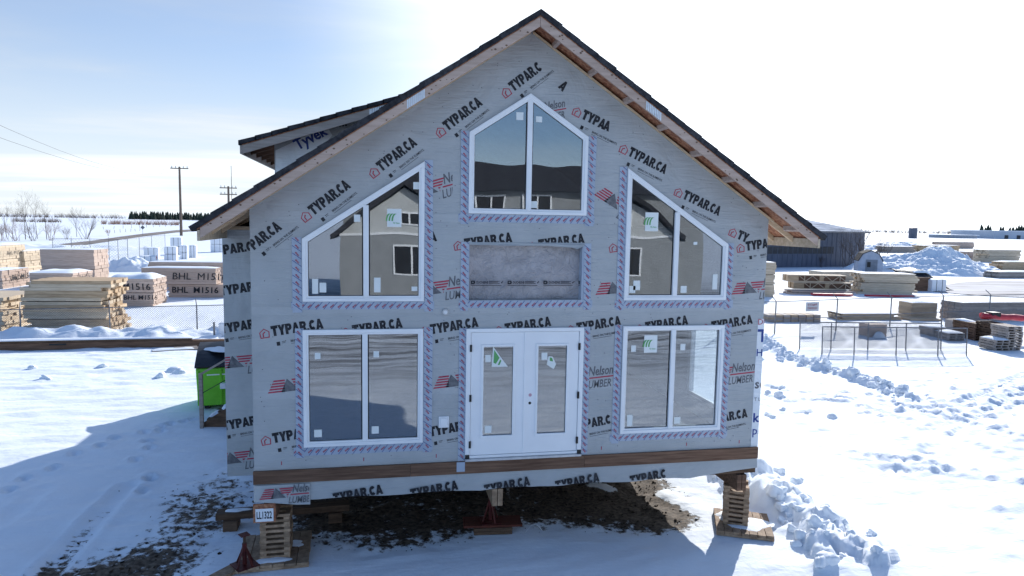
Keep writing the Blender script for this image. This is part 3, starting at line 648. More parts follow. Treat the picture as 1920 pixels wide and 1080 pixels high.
# flashing tape around the openings
random.seed(5)
def tape(x0, z0, x1, z1, wd=.135, y=-.006):
    """strip between two points, wd wide to the left of its direction"""
    x0 += random.uniform(-.012, .012); x1 += random.uniform(-.012, .012); wd *= random.uniform(.9, 1.04)
    d = Vector((x1-x0, 0, z1-z0)); L = d.length; d.normalize(); u = Vector((-d.z, 0, d.x)); o = Vector((x0, y, z0))
    q = [o, o+d*L, o+d*L+u*wd, o+u*wd]; t = Vector((0, .003, 0))
    st = MB().add(q+[p+t for p in q], [(0, 1, 2, 3), (7, 6, 5, 4), (0, 4, 5, 1), (1, 5, 6, 2), (2, 6, 7, 3), (3, 7, 4, 0)]).build('flashing_tape', tape_m, house)
    B = Ink(o+Vector((0, -.003, 0)), d, u); R = Ink(o+Vector((0, -.003, 0)), d, u); s = random.uniform(0, .1)
    cl = [(q[0]+d*.004, -d), (q[1]-d*.004, d), (q[0]+u*.004, -u), (q[2]-u*.004, u)]
    V, F, tw = heavy('TYPAR')
    while s < L+.05:
        B.poly([(s-.06, .0), (s-.051, .0), (s+.049, wd), (s+.04, wd)])
        c, n = math.cos(rad(45)), math.sin(rad(45))
        rot = [(a*.0175*c-b*.025*n, a*.0175*n+b*.025*c) for a, b in V]
        R.add(rot, F, s+.008, .030); s += .112
    for q_ in (B.build('tape_print', ink_blue, st, cl), R.build('tape_print', ink_red, st, cl)):
        if q_: q_['kind'] = 'stuff'
g = .0
for P, topz in ((WL, 3.80), (WR, 3.80), (UL, None), (UR, None), (UC, None), (NI, 5.16)):
    x0, x1 = min(p[0] for p in P), max(p[0] for p in P); z0 = min(p[1] for p in P)
    zl = [p[1] for p in P if abs(p[0]-x0) < 1e-6 and p[1] > z0][-1]; zr = [p[1] for p in P if abs(p[0]-x1) < 1e-6 and p[1] > z0][0]
    tape(x0-.14, z0-.02, x1+.14, z0-.02, -.135 if False else .0001+.134, -.006) if False else tape(x1+.16, z0-.005, x0-.16, z0-.005, .135)
    tape(x0+.0, z0-.17, x0+.0, zl+.02, .137, -.0095); tape(x1, zr+.02, x1, z0-.17, .137, -.0095)
tape(-.975, 1.52, -.975, 3.80, .135, -.046 if False else -.0095); tape(.975, 3.80, .975, 1.62, .135, -.0095)
tape(.98, 1.66, -.98, 1.66, .05, -.006)
MB().box(-1.115, -.98, -.046, -.041, 1.44, 1.60).build('flashing_tape', tape_m, house)

# windows
def frame_ring(poly, d0, d1, y0, y1): return MB().prism(inset(poly, d0), y0, y1, [inset(poly, d1)])
def clip_half(poly, x, keep_left):
    r = []; n = len(poly)
    for i in range(n):
        a, b = poly[i], poly[(i+1) % n]
        ia = (a[0] <= x) == keep_left or a[0] == x; ib = (b[0] <= x) == keep_left or b[0] == x
        if ia: r.append(a)
        if ia != ib:
            t = (x-a[0])/(b[0]-a[0]); r.append((x, a[1]+t*(b[1]-a[1])))
    return r
def window(poly, mx, label, stickers=(), green=()):
    wn = frame_ring(poly, 0, .055, -.045, .0).build('window', vinyl, house); bevel(wn, .008); wn['label'] = label
    inn = inset(poly, .050)
    bevel(frame_ring(poly, .0505, .085, -.028, .06).build('sash', vinyl, wn), .005)
    gl = inset(poly, .075)
    za = min(p[1] for p in gl); zt = max(p[1] for p in clip_half(gl, mx, True) if abs(p[0]-mx) < .001)
    zt2 = 1e9
    for xx in (mx-.04, mx+.04): zt2 = min(zt2, max(p[1] for p in clip_half(gl, xx, True) if abs(p[0]-xx) < .001))
    bevel(MB().box(mx-.042, mx+.042, -.038, .058, za-.01, zt2+.012).build('mullion', vinyl, wn), .006)
    for kl in (True, False):
        pg = clip_half(gl, mx+(-.042 if kl else .042), kl)
        MB().prism(pg, .012, .018).build('pane', glass, wn)
        gk = inset(pg, .0); gi = inset(pg, .018)
        MB().prism(gk, .0075, .0115, [gi]).build('gasket', blackplastic, wn)
    for (x, z, sw_, sh_) in stickers:
        MB().box(x, x+sw_, .006, .009, z, z+sh_).build('sticker', paper, wn)
    for (x, z, sw_, sh_) in green:
        st = MB().box(x, x+sw_, .006, .009, z, z+sh_).build('sticker', paper, wn); st['label'] = 'white sheet with green leaf mark'
        k = Ink((x, .003, z))
        for j in range(3):
            pts = [(sw_*(.15+.2*j+.28*math.cos(rad(t))*.9), sh_*(.34+.40*math.sin(rad(t)))) for t in range(180, 60, -20)]
            pt2 = [(a+sw_*.11, b-sh_*.015) for a, b in reversed(pts)]
            k.poly(pts+pt2)
        V, F, tw = text2d('Ply Gem', .02); k.add(V, F, sw_*.42, sh_*.16, sw_*.45/tw, sh_*.10)
        k.build('sticker_print', ink_green, wn)
    return wn
window(WL, -2.57, 'square two pane window left of the doors', [(-3.33, 3.34, .085, .10), (-2.44, 3.35, .085, .10), (-3.35, 2.10, .115, .12), (-2.47, 2.12, .11, .12)])
window(WR, 2.575, 'square two pane window right of the doors', [(1.83, 3.36, .085, .11), (2.72, 3.37, .09, .11), (1.80, 2.07, .10, .20), (2.66, 2.08, .115, .12)], [(2.06, 3.34, .235, .30)])
window(UL, -2.55, 'slope topped window under the left gable slope', [(-2.73, 5.47, .095, .11), (-1.83, 5.99, .10, .11), (-3.36, 4.36, .09, .23), (-3.25, 4.38, .10, .15), (-2.43, 4.38, .10, .23), (-1.85, 4.40, .09, .07)], [(-2.23, 5.40, .22, .28)])
window(UR, 2.56, 'slope topped window under the right gable slope', [(1.76, 4.36, .11, .12), (1.83, 4.41, .12, .16), (2.68, 4.36, .11, .12), (3.26, 4.42, .09, .26), (2.88, 5.18, .07, .05)], [(2.00, 5.40, .23, .31)])
window(UC, .0, 'peaked two pane window under the ridge', [(-.22, 7.12, .115, .12), (.10, 7.10, .10, .09), (.05, 5.74, .10, .11)])
# french doors
dset = MB().prism([(-.98, 1.655), (.98, 1.655), (.98, 3.795), (-.98, 3.795)], -.05, .10, [[(-.905, 1.70), (.905, 1.70), (.905, 3.735), (-.905, 3.735)]]).build('french_door', doorpaint, house); bevel(dset, .006)
dset['label'] = 'white double door with full length panes'
for s, x0, x1 in ((-1, -.90, -.006), (1, .006, .90)):
    dl = MB().prism([(x0, 1.705), (x1, 1.705), (x1, 3.73), (x0, 3.73)], -.035, .01, [[(x0+.20, 2.02), (x1-.20, 2.02), (x1-.20, 3.50), (x0+.20, 3.50)]]).build('door_leaf', doorpaint, dset); bevel(dl, .004)
    bevel(MB().prism([(x0+.165, 1.985), (x1-.165, 1.985), (x1-.165, 3.535), (x0+.165, 3.535)], -.050, -.0352, [[(x0+.205, 2.025), (x1-.205, 2.025), (x1-.205, 3.495), (x0+.205, 3.495)]]).build('glazing_bead', doorpaint, dset), .005)
    MB().box(x0+.2, x1-.2, -.014, -.008, 2.02, 3.50).build('pane', glass, dset)
    for z in (1.83, 2.60, 3.42):
        hx = s*.905; bevel(MB().box(hx-.018, hx+.018, -.062, -.036, z, z+.115).build('hinge', blackmetal, dset), .004)
    MB().box(s*.945-.035, s*.945+.035, -.056, -.044, 1.65, 1.72).build('corner_pad', blackmetal, dset)
MB().box(-.025, .025, -.046, -.0352, 1.705, 3.73).build('astragal', doorpaint, dset)
MB().tube((.085, -.037, 2.545), (.085, -.030, 2.545), .024, n=14).build('lock_hole', blackmetal, dset)
MB().tube((.088, -.037, 2.68), (.088, -.034, 2.68), .028, n=14).build('lock_hole_cover', noisy('pink_label', (.55, .33, .38), (.62, .4, .44), 5.), dset)
bevel(MB().box(-.98, .98, -.085, .0, 1.612, 1.654).build('sill', galv, dset), .006)
for (x, z, a, b) in ((-.665, 3.24, .09, .12), (.27, 3.26, .10, .12), (-.66, 2.06, .115, .125)): MB().box(x, x+a, -.0175, -.0155, z, z+b).build('sticker', paper, dset)
k = Ink((-.56, -.0185, 3.16)); k.poly([(0, 0), (.27, 0), (.17, .13), (.02, .34)]); k.build('torn_sheet', paper, dset)
k = Ink((-.56, -.0205, 3.16)); k.poly([(.03, .07), (.07, .05), (.13, .15), (.04, .28)]); k.poly([(.10, .03), (.13, .03), (.16, .10), (.14, .12)]); k.build('sheet_print', ink_green, dset)
k = Ink((.36, -.0185, 3.10)); k.poly([(0, .08), (.12, 0), (.16, .08), (.10, .21), (.03, .22)]); k.build('torn_sheet', paper, dset)
k = Ink((.36, -.0205, 3.10)); k.poly([(.05, .14), (.11, .13), (.09, .19), (.05, .20)]); k.build('sheet_print', ink_green, dset)

# recess with insulation membrane
ni = MB(); x0, x1, z0, z1 = -.954, .954, 4.251, 5.161
nb = MB(); nn = 26; vs = []; fs = []
for j in range(nn+1):
    for i in range(2*nn+1):
        x = x0+.002+(x1-x0-.004)*i/(2*nn); z = z0+.002+(z1-z0-.004)*j/nn
        bulge = .045*(math.sin(x*3.1)*math.sin((z-z0)*3.4)+.35*math.sin(x*11+z*7)*math.sin(z*9+x*3))
        vs.append((x, .16-bulge, z))
W2 = 2*nn+1
for j in range(nn):
    for i in range(2*nn): fs.append((j*W2+i, j*W2+i+1, (j+1)*W2+i+1, (j+1)*W2+i))
mem = smooth(nb.add(vs, fs).build('insulation_membrane', membrane, house))
MB().box(x0-.06, x1+.06, .21, .24, z0-.06, z1+.06).build('recess_back', drywall, house)
fl = MB(); fl.box(x0-.003, x0+.012, -.004, .16, z0, z1); fl.build('recess_side', tape_m, house)
fl = MB(); fl.box(x1-.03, x1+.003, -.004, .16, z0, z1); fl.build('recess_side', tape_m, house)
MB().add([(x0, -.02, z1-.02), (-.3, -.03, z1-.03), (.3, -.022, z1-.025), (.75, -.035, z1-.05), (.83, -.05, z1-.075), (x1, -.03, z1-.01), (x1, -.004, z1+.03), (x0, -.004, z1+.02)], [(0, 1, 2, 3, 4, 5, 6, 7)]).build('loose_wrap_edge', wrap, house)
for i in range(4):
    x = -.90+.60*i; k = Ink((x, .085, 4.50)); cl = [((.92, 0, 0), (1, 0, 0))]
    k.poly([(0, 0), (.05, 0), (.07, .015), (.07, .045), (.05, .06), (0, .06)], [(.02, .02), (.02, .04), (.045, .04), (.045, .02)])
    V, F, tw = text2d('DUCHESNE', .03); k.add(V, F, .09, .01, .19/tw, .042)
    for z, a, b in ((.045, .29, .47), (.030, .29, .44), (.012, .29, .47), (-.022, 0, .5)): k.poly([(a, z), (b, z), (b, z+.009), (a, z+.009)])
    k.poly([(.49, .03), (.50, .01), (.53, .05), (.52, .055), (.502, .03), (.495, .04)])
    k.build('membrane_print', ink_black, mem, cl)
# small fittings
vn = MB().tube((-1.316, -.03, 4.064), (-1.316, 0, 4.064), .052, .058, n=20).build('round_vent', galv, house); bevel(vn, .006)
MB().tube((-1.316, -.034, 4.064), (-1.316, -.0302, 4.064), .03, n=16).build('vent_cap', plate_m, vn)
vb = MB().box(-1.41, -1.245, -.03, 0, 2.18, 2.37).build('outlet_box', vinyl, house); bevel(vb, .01)
bevel(MB().box(-1.385, -1.27, -.05, -.0305, 2.205, 2.345).build('outlet_cover', vinyl, vb), .008)

# ---------------- roof
OV = .61
slope = math.atan(RS); cs, sn = math.cos(slope), math.sin(slope)
random.seed(3)
for s in (-1, 1):
    def zt(x, off=0): return RZ-.11+off-RS*abs(x)          # underside of the shingles = top of barge boards
    MB().prism([(0, zt(0)), (s*4.84, zt(4.84)), (s*4.84, zt(4.84)+.013), (0, zt(0)+.013)], -OV+.002, YB+.5).build('roof_sheathing', osb, house)
    n = 17; L = 4.90/cs
    for i in range(n):
        a = L*i/n-(.03 if i else 0); b = L*(i+1)/n
        ta, tb = .070, .081+random.uniform(-.005, .008)
        pa = Vector((s*a*cs, RZ-.096-a*sn)); pb = Vector((s*b*cs, RZ-.096-b*sn)); nv = Vector((s*sn, cs))
        if i == 0: pa = Vector((0, RZ-.096)); qa = Vector((0, RZ-.01))
        else: qa = pa+nv*ta
        qb = pb+nv*tb
        MB().prism([tuple(pa), tuple(pb), tuple(qb), tuple(qa)], -OV-.022-random.uniform(0, .012), YB+.52).build('shingle_course', shingle, house)
    # barge boards in two lengths with a nail plate over the joint
    j = 1.83 if s < 0 else 1.83
    def board(x0, x1, y0, y1, ztop, h, mat, name, plumb0=True):
        return MB().prism([(s*x0, zt(x0)+ztop-h), (s*x1, zt(x1)+ztop-h), (s*x1, zt(x1)+ztop), (s*x0, zt(x0)+ztop)], y0, y1).build(name, mat, house)
    bevel(board(0.002, j-.002, -OV, -OV+.038, -.001, .142, barge_m, 'barge_board'), .004)
    bevel(board(j+.002, 4.80, -OV, -OV+.038, -.001, .142, barge_m, 'barge_board'), .004)
    pl = MB(); 
    for q in range(9):
        a = j-.13+.029*q; pl.prism([(s*a, zt(a)-.136), (s*(a+.021), zt(a+.021)-.136), (s*(a+.021), zt(a+.021)-.01), (s*a, zt(a)-.01)], -OV-.006, -OV-.0005)
    pl.build('nail_plate', plate_m, house)
    # knots and nail marks
    kn = MB()
    for q in range(34):
        a = random.uniform(.1, 4.7); zc = zt(a)-random.choice((.03, .115, random.uniform(.03, .115))); r = random.uniform(.006, .016)
        kn.prism([(s*a-r*1.5, zc), (s*a, zc-r), (s*a+r*1.5, zc), (s*a, zc+r)], -OV-.0012, -OV-.0004)
    kn.build('knots', darkwood, house)['kind'] = 'stuff'
    # rake strip on the wall, lookouts between wall and barge board
    board(.02, 4.33, -.045, -.0105, -.052, .034, pine, 'rake_strip')
    for q in range(8):
        a = .33+.60*q
        if a < 4.7: board(a, a+.04, -OV+.039, -.002, -.002, .07, barge_m, 'lookout')
    # fascia along the eave and rafter tails
    MB().box(*sorted((s*4.802, s*4.840)), -OV, YB+.5, zt(4.84)-.155, zt(4.84)-.004).build('fascia', pine_pale, house)
    for q in range(9):
        y = .10+.61*q; board(4.252, 4.80, y, y+.04, -.003, .10, pine, 'rafter_tail')
# dormer on the left slope
DY, DE = 2.6, 11.5
def dz(x, o=0): return 6.86+(x+4.76)/3+o
MB().prism([(-4.25, 5.70), (-.9, 7.95), (-.9, dz(-.9, -.115)), (-4.25, dz(-4.25, -.115))], DY, DY+.12).build('dormer_wall', wrap, house)
dw = [o for o in house.children if o.name.startswith('dormer_wall')][0]
MB().box(-4.25, -4.13, DY+.12, DE-.5, 5.70, dz(-4.25, -.115)).build('dormer_wall', tyvek, house)
MB().prism([(-4.70, dz(-4.70, -.115)), (-.62, dz(-.62, -.115)), (-.62, dz(-.62, -.10)), (-4.70, dz(-4.70, -.10))], DY-OV+.002, DE).build('dormer_sheathing', osb, house)
for i in range(15):
    a = -4.76+4.12*i/15; b = -4.76+4.12*(i+1)/15+.02
    MB().prism([(a, dz(a, -.097)), (b, dz(b, -.097)), (b, dz(b, -.032)), (a, dz(a, -.018+random.uniform(-.004, .006)))], DY-OV-.03, DE+.02).build('shingle_course', shingle, house)
bevel(MB().prism([(-4.70, dz(-4.70, -.265)), (-1.0, dz(-1.0, -.265)), (-1.0, dz(-1.0, -.117)), (-4.70, dz(-4.70, -.117))], DY-OV, DY-OV+.038).build('dormer_barge_board', pine_grey, house), .004)
pl = MB()
for q in range(9):
    a = -2.52+.03*q; pl.prism([(a, dz(a, -.255)), (a+.021, dz(a+.021, -.255)), (a+.021, dz(a+.021, -.125)), (a, dz(a, -.125))], DY-OV-.006, DY-OV-.0005)
pl.build('nail_plate', plate_m, house)
MB().box(-4.74, -4.702, DY-OV, DE, dz(-4.70, -.265), dz(-4.70, -.119)).build('dormer_fascia', pine_grey, house)
for q in range(15): 
    y = DY-OV+.20+.60*q; MB().prism([(-4.70, dz(-4.70, -.21)), (-4.253, dz(-4.253, -.21)), (-4.253, dz(-4.253, -.118)), (-4.70, dz(-4.70, -.118))], y, y+.04).build('rafter_tail', cedar, house)
def on_wall(px, py, y):
    d = ray(px, py); t = (y-CAM.y)/d.y; p = CAM+d*t; return Vector((p.x, y, p.z))
pp = [on_wall(*q, DY-.004) for q in ((516.5, 326), (516.5, 282), (555, 264), (613, 236), (623, 254), (600, 280))]
MB().add(pp+[p+Vector((0, .003, 0)) for p in pp], [tuple(range(6)), tuple(range(11, 5, -1))]+[(i, (i+1) % 6, 6+(i+1) % 6, 6+i) for i in range(6)]).build('dormer_patch', tyvek, house)
dp = [o for o in house.children if o.name.startswith('dormer_patch')][0]
a = on_wall(562, 282, DY-.008); b = on_wall(620, 251, DY-.008)
V, F, tw = text2d('Tyvek', .03); k = Ink(a-Vector((0, 0, .06)), ang=math.atan2(b.z-a.z, b.x-a.x)); k.add(V, F, 0, 0, (b-a).length/tw, .27); k.build('wrap_lettering', ink_blue, dp)
a = on_wall(586, 244, DY-.003); b = on_wall(651, 236, DY-.003)
k = Ink(a, ang=math.atan2(b.z-a.z, b.x-a.x)); V, F, wd = heavy('TYPAR.CA'); k.add(V, F, 0, 0, (b-a).length/wd, .15); k.build('wrap_lettering', ink_black, dw)

# ------------------------------------------------------------------ what the house stands on
def timber(name, a, b, wd, ht, mat, label, cat, group=None):
    o = empty(name, ((a[0]+b[0])/2, (a[1]+b[1])/2, 0), label=label, cat=cat, group=group)
    return o
for x, lb in ((-4.02, 'heavy dark beam under the left side of the raised house'), (-.43, 'timber beam under the middle of the raised house, its end showing'), (3.98, 'brown timber beam under the right side of the raised house')):
    o = MB().box(x-.09, x-.005, -.03, 13.4, .815, 1.108).box(x+.005, x+.09, -.03, 13.4, .815, 1.108).build('support_beam', cedar if x != -.43 else crib_w, None); tag(o, lb, 'beam', 'beams carrying the house'); bevel(o, .006)
def crib(loc, rz, h0, h1, wd, label, nm='crib'):
    t = empty('timber_crib', (loc[0], loc[1], 0), rz, label, 'crib', 'cribs carrying the house')
    n = int((h1-h0)/.0405); th = (h1-h0)/n; random.seed(int(loc[0]*10))
    sh = [MB().box(-wd/2, wd/2, -.045, .045, 0, th-.001).mesh('stick'), MB().box(-.045, .045, -wd/2, wd/2, 0, th-.001).mesh('stick')]
    for i in range(n):
        k = i % 2
        for s in (-1, 1):
            j = random.uniform(-.008, .008)
            p = (j, s*(wd/2-.05), h0+i*th) if k == 0 else (s*(wd/2-.05), j, h0+i*th)
            o = link('block', sh[k], crib_w, t, p)
            o.rotation_euler = (0, 0, random.uniform(-.02, .02))
    return t
def pad(loc, rz, wx, wy, z0, n, mat, label, th=.045, cross=True, snow=None):
    t = empty('pad', (loc[0], loc[1], 0), rz, label, 'pad', 'timber pads below the supports'); t.name = 'timber_pad'
    if cross:
        for s in (-1, 0, 1): bevel(MB().box(-wx/2, wx/2, s*(wy/2-.06)-.05, s*(wy/2-.06)+.05, z0, z0+th-.001).build('bearer', mat, t), .004)
        z0 += th
    for i in range(n):
        x = -wx/2+wx*i/n; bevel(MB().box(x+.004, x+wx/n-.004, -wy/2+random.uniform(-.02, .02), wy/2+random.uniform(-.02, .02), z0, z0+th).build('plank', mat, t), .004)
    if snow:
        for (x, y, rx, ry, sd) in snow: blob('snow_patch', (x, y, z0+th-.004), rx, ry, .022, snow_m, t, sd)
    return t
def blob(name, loc, rx, ry, h, mat, parent=None, seed=1, n=26, rings=4):
    """flat irregular cushion"""
    rnd = random.Random(seed); ph = [rnd.uniform(0, 6.28) for _ in range(5)]; vs = []; fs = []
    for r in range(rings+1):
        f = r/rings
        for k in range(n):
            t = 2*math.pi*k/n; q = 1+.20*math.sin(2*t+ph[0])+.14*math.sin(3*t+ph[1])+.09*math.sin(5*t+ph[2])
            vs.append((rx*q*f*math.cos(t), ry*q*f*math.sin(t), h*math.cos(f*math.pi/2)**.6*(1+.2*math.sin(4*t+ph[3])*f)))
    for r in range(rings):
        for k in range(n): fs.append((r*n+k, r*n+(k+1) % n, (r+1)*n+(k+1) % n, (r+1)*n+k))
    return smooth(MB().add(vs, fs).build(name, mat, parent, loc))
random.seed(9)
crib((-3.99, .40), 0.02, .091, .812, .46, 'stacked block crib behind the white number sign')
pad((-4.03, .52), .05, 1.10, 1.15, 0, 6, crib_w, 'plank pad under the crib with the number sign', snow=[(-.02, -.40, .27, .13, 3), (.30, .12, .16, .12, 5)])
crib((4.10, .35), rad(-27), .091, .812, .44, 'stacked block crib under the right front corner of the house')
pad((4.22, .28), rad(-24), .98, 1.02, 0, 7, crib_w, 'snowy plank pad under the right front crib', snow=[(.05, -.05, .40, .36, 8), (-.25, .2, .2, .2, 12)])
random.seed(2)
crib((-4.0, 6.8), 0, .0, .812, .6, 'block crib in the dark under the left rear half of the house')
crib((3.98, 7.0), 0, .0, .812, .6, 'block crib under the right rear half of the house')
crib((-.43, 6.5), 0, .0, .812, .7, 'block crib in the dark under the middle of the house')
# sign board on the left crib
sg = empty('number_sign', (-4.10, -.075, .80), label='white board with black number fixed to chipboard in front of left crib', cat='sign')
bevel(MB().box(-.165, .165, 0, .03, .0, .30).build('backing_board', osb, sg), .003)
MB().box(-.13, .135, -.008, -.002, .02, .225).build('sign_plate', vinyl, sg)
V, F, tw = text2d('LL1322', .022); k = Ink((-.112, -.0105, .065)); k.add(V, F, 0, 0, .225/tw, .12); k.build('sign_lettering', ink_black, sg)
def jack(loc, h, label, z0=0., mat=redsteel):
    t = empty('steel_jack', (loc[0], loc[1], z0), random.uniform(0, 2), label, 'jack', 'red steel jacks')
    MB().tube((0, 0, .02), (0, 0, h*.72), .034, n=10).build('column', mat, t); MB().tube((0, 0, h*.72), (0, 0, h-.012), .02, n=10).build('screw', darkwood, t)
    MB().box(-.07, .07, -.07, .07, h-.012, h).build('head_plate', mat, t); MB().box(-.17, .17, -.17, .17, 0, .012).build('foot_plate', mat, t)
    for k in range(4):
        a = k*math.pi/2+.4; MB().bar((.16*math.cos(a), .16*math.sin(a), .013), (.03*math.cos(a), .03*math.sin(a), h*.55), .03, .012).build('brace', mat, t)
    return t
t = empty('timber_pad', (-.36, .86, 0), -.08, 'red edged plank laid on two dark sleepers below the middle jack', 'pad', 'timber pads below the supports')
for z in (0, .062): bevel(MB().box(-.34, .34, -.22, .22, z, z+.06).build('sleeper', darkwood, t), .008)
bevel(MB().box(-.52, .52, -.20, .20, .124, .165).build('plank', noisy('red_plank', (.08, .022, .014), (.15, .04, .025), 5., (1, 6, 6), bump=.3), t), .006)
jack((-.40, .86), .643, 'red steel screw jack under the middle beam of the house', .166)
jack((-4.42, .02), .50, 'red steel jack with splayed braces standing left of the number sign', .092)
bevel(tag(MB().box(-.28, .28, -.12, .12, 0, .05).build('loose_plank', crib_w, None, (-4.66, -.02, .0), .9), 'short weathered plank lying left of the number sign crib', 'plank'), .006)
t = empty('cross_timber', (-4.05, 1.75, 0), .04, 'long dark sleeper lying crosswise behind the number sign crib', 'timber')
bevel(MB().box(-1.15, 1.15, -.13, .13, .16, .28).build('sleeper', darkwood, t), .01)
for x in (-.9, .9): bevel(MB().box(x-.12, x+.12, -.2, .2, -.03, .159).build('block', darkwood, t), .01)
blob('snow_patch', (-.80, 0, .278), .20, .09, .03, snow_m, t, 4)
tag(MB().tube((-.05+.25, .62, .01), (.32, .66, .13), .004, n=5).tube((.32, .66, .13), (.42, .62, .14), .004, n=5).tube((.42, .62, .14), (.50, .58, .05), .004, n=5).build('strap', plate_m), 'thin pale strap curling up from the snow by the red plank', 'strap')

# ------------------------------------------------------------------ clods of earth and snow
def lumps(name, pts, mat, label, seed=1, flat=.6):
    rnd = random.Random(seed); bm = bmesh.new(); bmesh.ops.create_icosphere(bm, subdivisions=1, radius=1)
    bv = [v.co.copy() for v in bm.verts]; bf = [tuple(v.index for v in f.verts) for f in bm.faces]; bm.free()
    bm = bmesh.new(); bmesh.ops.create_icosphere(bm, subdivisions=3, radius=1)
    bv2 = [v.co.copy() for v in bm.verts]; bf2 = [tuple(v.index for v in f.verts) for f in bm.faces]; bm.free()
    m = MB()
    for x, y, r in pts:
        V, F = (bv2, bf2) if r > .05 and mat == snow_m else (bv, bf)
        a = rnd.uniform(0, 6.28); q = (rnd.uniform(.7, 1.4), rnd.uniform(.7, 1.3), flat*rnd.uniform(.7, 1.3)); z = gz(x, y)-r*.05; ca, sa = math.cos(a), math.sin(a)
        sd = rnd.uniform(0, 50); vs = []; rot = Matrix.Rotation(rnd.uniform(-.7, .7), 3, 'X') @ Matrix.Rotation(rnd.uniform(-.7, .7), 3, 'Y')
        for v in V:
            j = 1+.16*math.sin(v.x*3+sd)+.14*math.sin(v.y*4+sd*2)+.10*math.sin(v.z*5+sd*3)+.10*math.sin(v.x*9+v.z*7+sd)*math.sin(v.y*8+sd)+rnd.uniform(-.045, .045)
            pn = (abs(v.x)**4+abs(v.y)**4+abs(v.z)**4)**.25; u_ = rot @ (Vector((v.x*q[0], v.y*q[1], v.z*q[2]))*(r*j*(.82/pn)))
            X, Y, Z = u_; vs.append((x+ca*X-sa*Y, y+sa*X+ca*Y, z+Z))
        m.add(vs, F)
    o = m.build(name, mat); tag(o, label, kind='stuff'); return smooth(o) if mat == snow_m else o
rnd = random.Random(21); pts = []
while len(pts) < 3000:
    x = rnd.uniform(-9, 5); y = rnd.uniform(-1.4, 9); d = gd(x, y)
    if rnd.random() < max(0, d-.34)*1.4: pts.append((x, y, rnd.choice((.010, .014, .018, .022, .028))*rnd.uniform(.6, 1.3)))
lumps('dirt_clods', pts, dirt_m, 'dark clods of earth and dead grass scattered over thin snow')
pts = []
for i in range(260):
    k = rnd.random()*(len(CHUNK_LINE)-1); a = CHUNK_LINE[int(k)]; b = CHUNK_LINE[int(k)+1]; f = k % 1
    pts.append((a[0]+(b[0]-a[0])*f+rnd.gauss(0, .22), a[1]+(b[1]-a[1])*f+rnd.gauss(0, .25), abs(rnd.gauss(.02, .05))+.02))
for i in range(60):
    f = rnd.random(); pts.append((5.35+.25*f+rnd.gauss(0, .30), 2.6-3.6*f+rnd.gauss(0, .2), abs(rnd.gauss(.01, .05))+.02))
for px, py, r in ((1550, 1060, .17), (1537, 1068, .10), (1560, 1052, .11), (1460, 887, .12), (1492, 905, .15), (1497, 902, .09), (1512, 938, .11), (1545, 975, .16), (1552, 990, .14), (1530, 1000, .17), (1500, 1015, .12), (1493, 1022, .08),
                  (1455, 725, .17), (1467, 728, .12), (1460, 744, .22), (1440, 740, .14), (1445, 782, .16), (1467, 770, .10), (1512, 776, .08), (1560, 785, .14), (1440, 642, .25), (1432, 655, .3), (1450, 648, .2), (1462, 672, .2), (1476, 668, .18), (1463, 676, .12), (1425, 672, .25),
                  (325, 697, .28), (335, 702, .2), (190, 690, .16), (90, 712, .2), (300, 708, .18), (60, 693, .15)):
    p = G(px, py); pts.append((p.x, p.y, r))
lumps('snow_clods', pts, snow_m, 'broken lumps of ploughed snow', 3, .75)

# ------------------------------------------------------------------ lumber, bundles, pallets
def frame2(A, B):
    r = (B-A); L = r.length; r.normalize(); n = Vector((-r.y, r.x, 0)); return r, n, L
def stack(label, A, B, H, depth, layers, mat, nb=7, gap=(), ragged=.05, snow=0., z0=0., group=None, cat='lumber stack', name='lumber_stack', seed=1, text=(), etext=(), Lm=None, mats=None):
    """boards lie along A-B, layer by layer; a layer is a part"""
    A = Vector((A[0], A[1], 0)); B = Vector((B[0], B[1], 0)); r, n, L = frame2(A, B)
    if group == LY:
        L = Lm or L*.97; r = Vector((math.cos(rad(-3)), math.sin(rad(-3)), 0)); A = B-r*L
    rz = math.atan2(r.y, r.x)
    t = empty(name, (A.x, A.y, z0), rz, label, cat, group); rn = random.Random(seed)
    gaps = .035*len(gap); th = (H-gaps)/layers; z = 0
    for i in range(layers):
        if i in gap:
            for x in (.12, .5, .88): MB().box(L*x-.05, L*x+.05, .05, depth-.05, z, z+.034).build('spacer', darkwood, t)
            z += .035
        m = MB(); bw = depth/nb; off = rn.uniform(-ragged, ragged)
        for k in range(nb):
            a = off+rn.uniform(-ragged, ragged)*.6; b = L+off+rn.uniform(-ragged, ragged)*.6
            ins = rn.uniform(0, .02) if k in (0, nb-1) else 0
            m.box(a, b, k*bw+.004+(ins if k == 0 else 0), (k+1)*bw-.004-(ins if k else 0), z, z+th-.006)
        m.build('board_layer', mats[i % len(mats)] if mats else mat, t); z += th
    if snow: cap(t, L, depth, H, snow, seed)
    for (s, x, zz, h, bd) in text:
        V, F, tw = text2d(s, bd, rn.uniform(-.1, .15)); k = Ink((x*L, -.03, zz), ang=rn.uniform(-.03, .03)); k.add(V, F, 0, 0, h*1.05, h); k.build('marking', ink_black, t)
    for (s, y, zz, h, bd) in etext:
        V, F, tw = text2d(s, bd); k = Ink((L+ragged*1.7+.01, y*depth, zz), (0, 1, 0)); k.add(V, F, 0, 0, h*1.05, h); k.build('marking', ink_black, t)
    return t
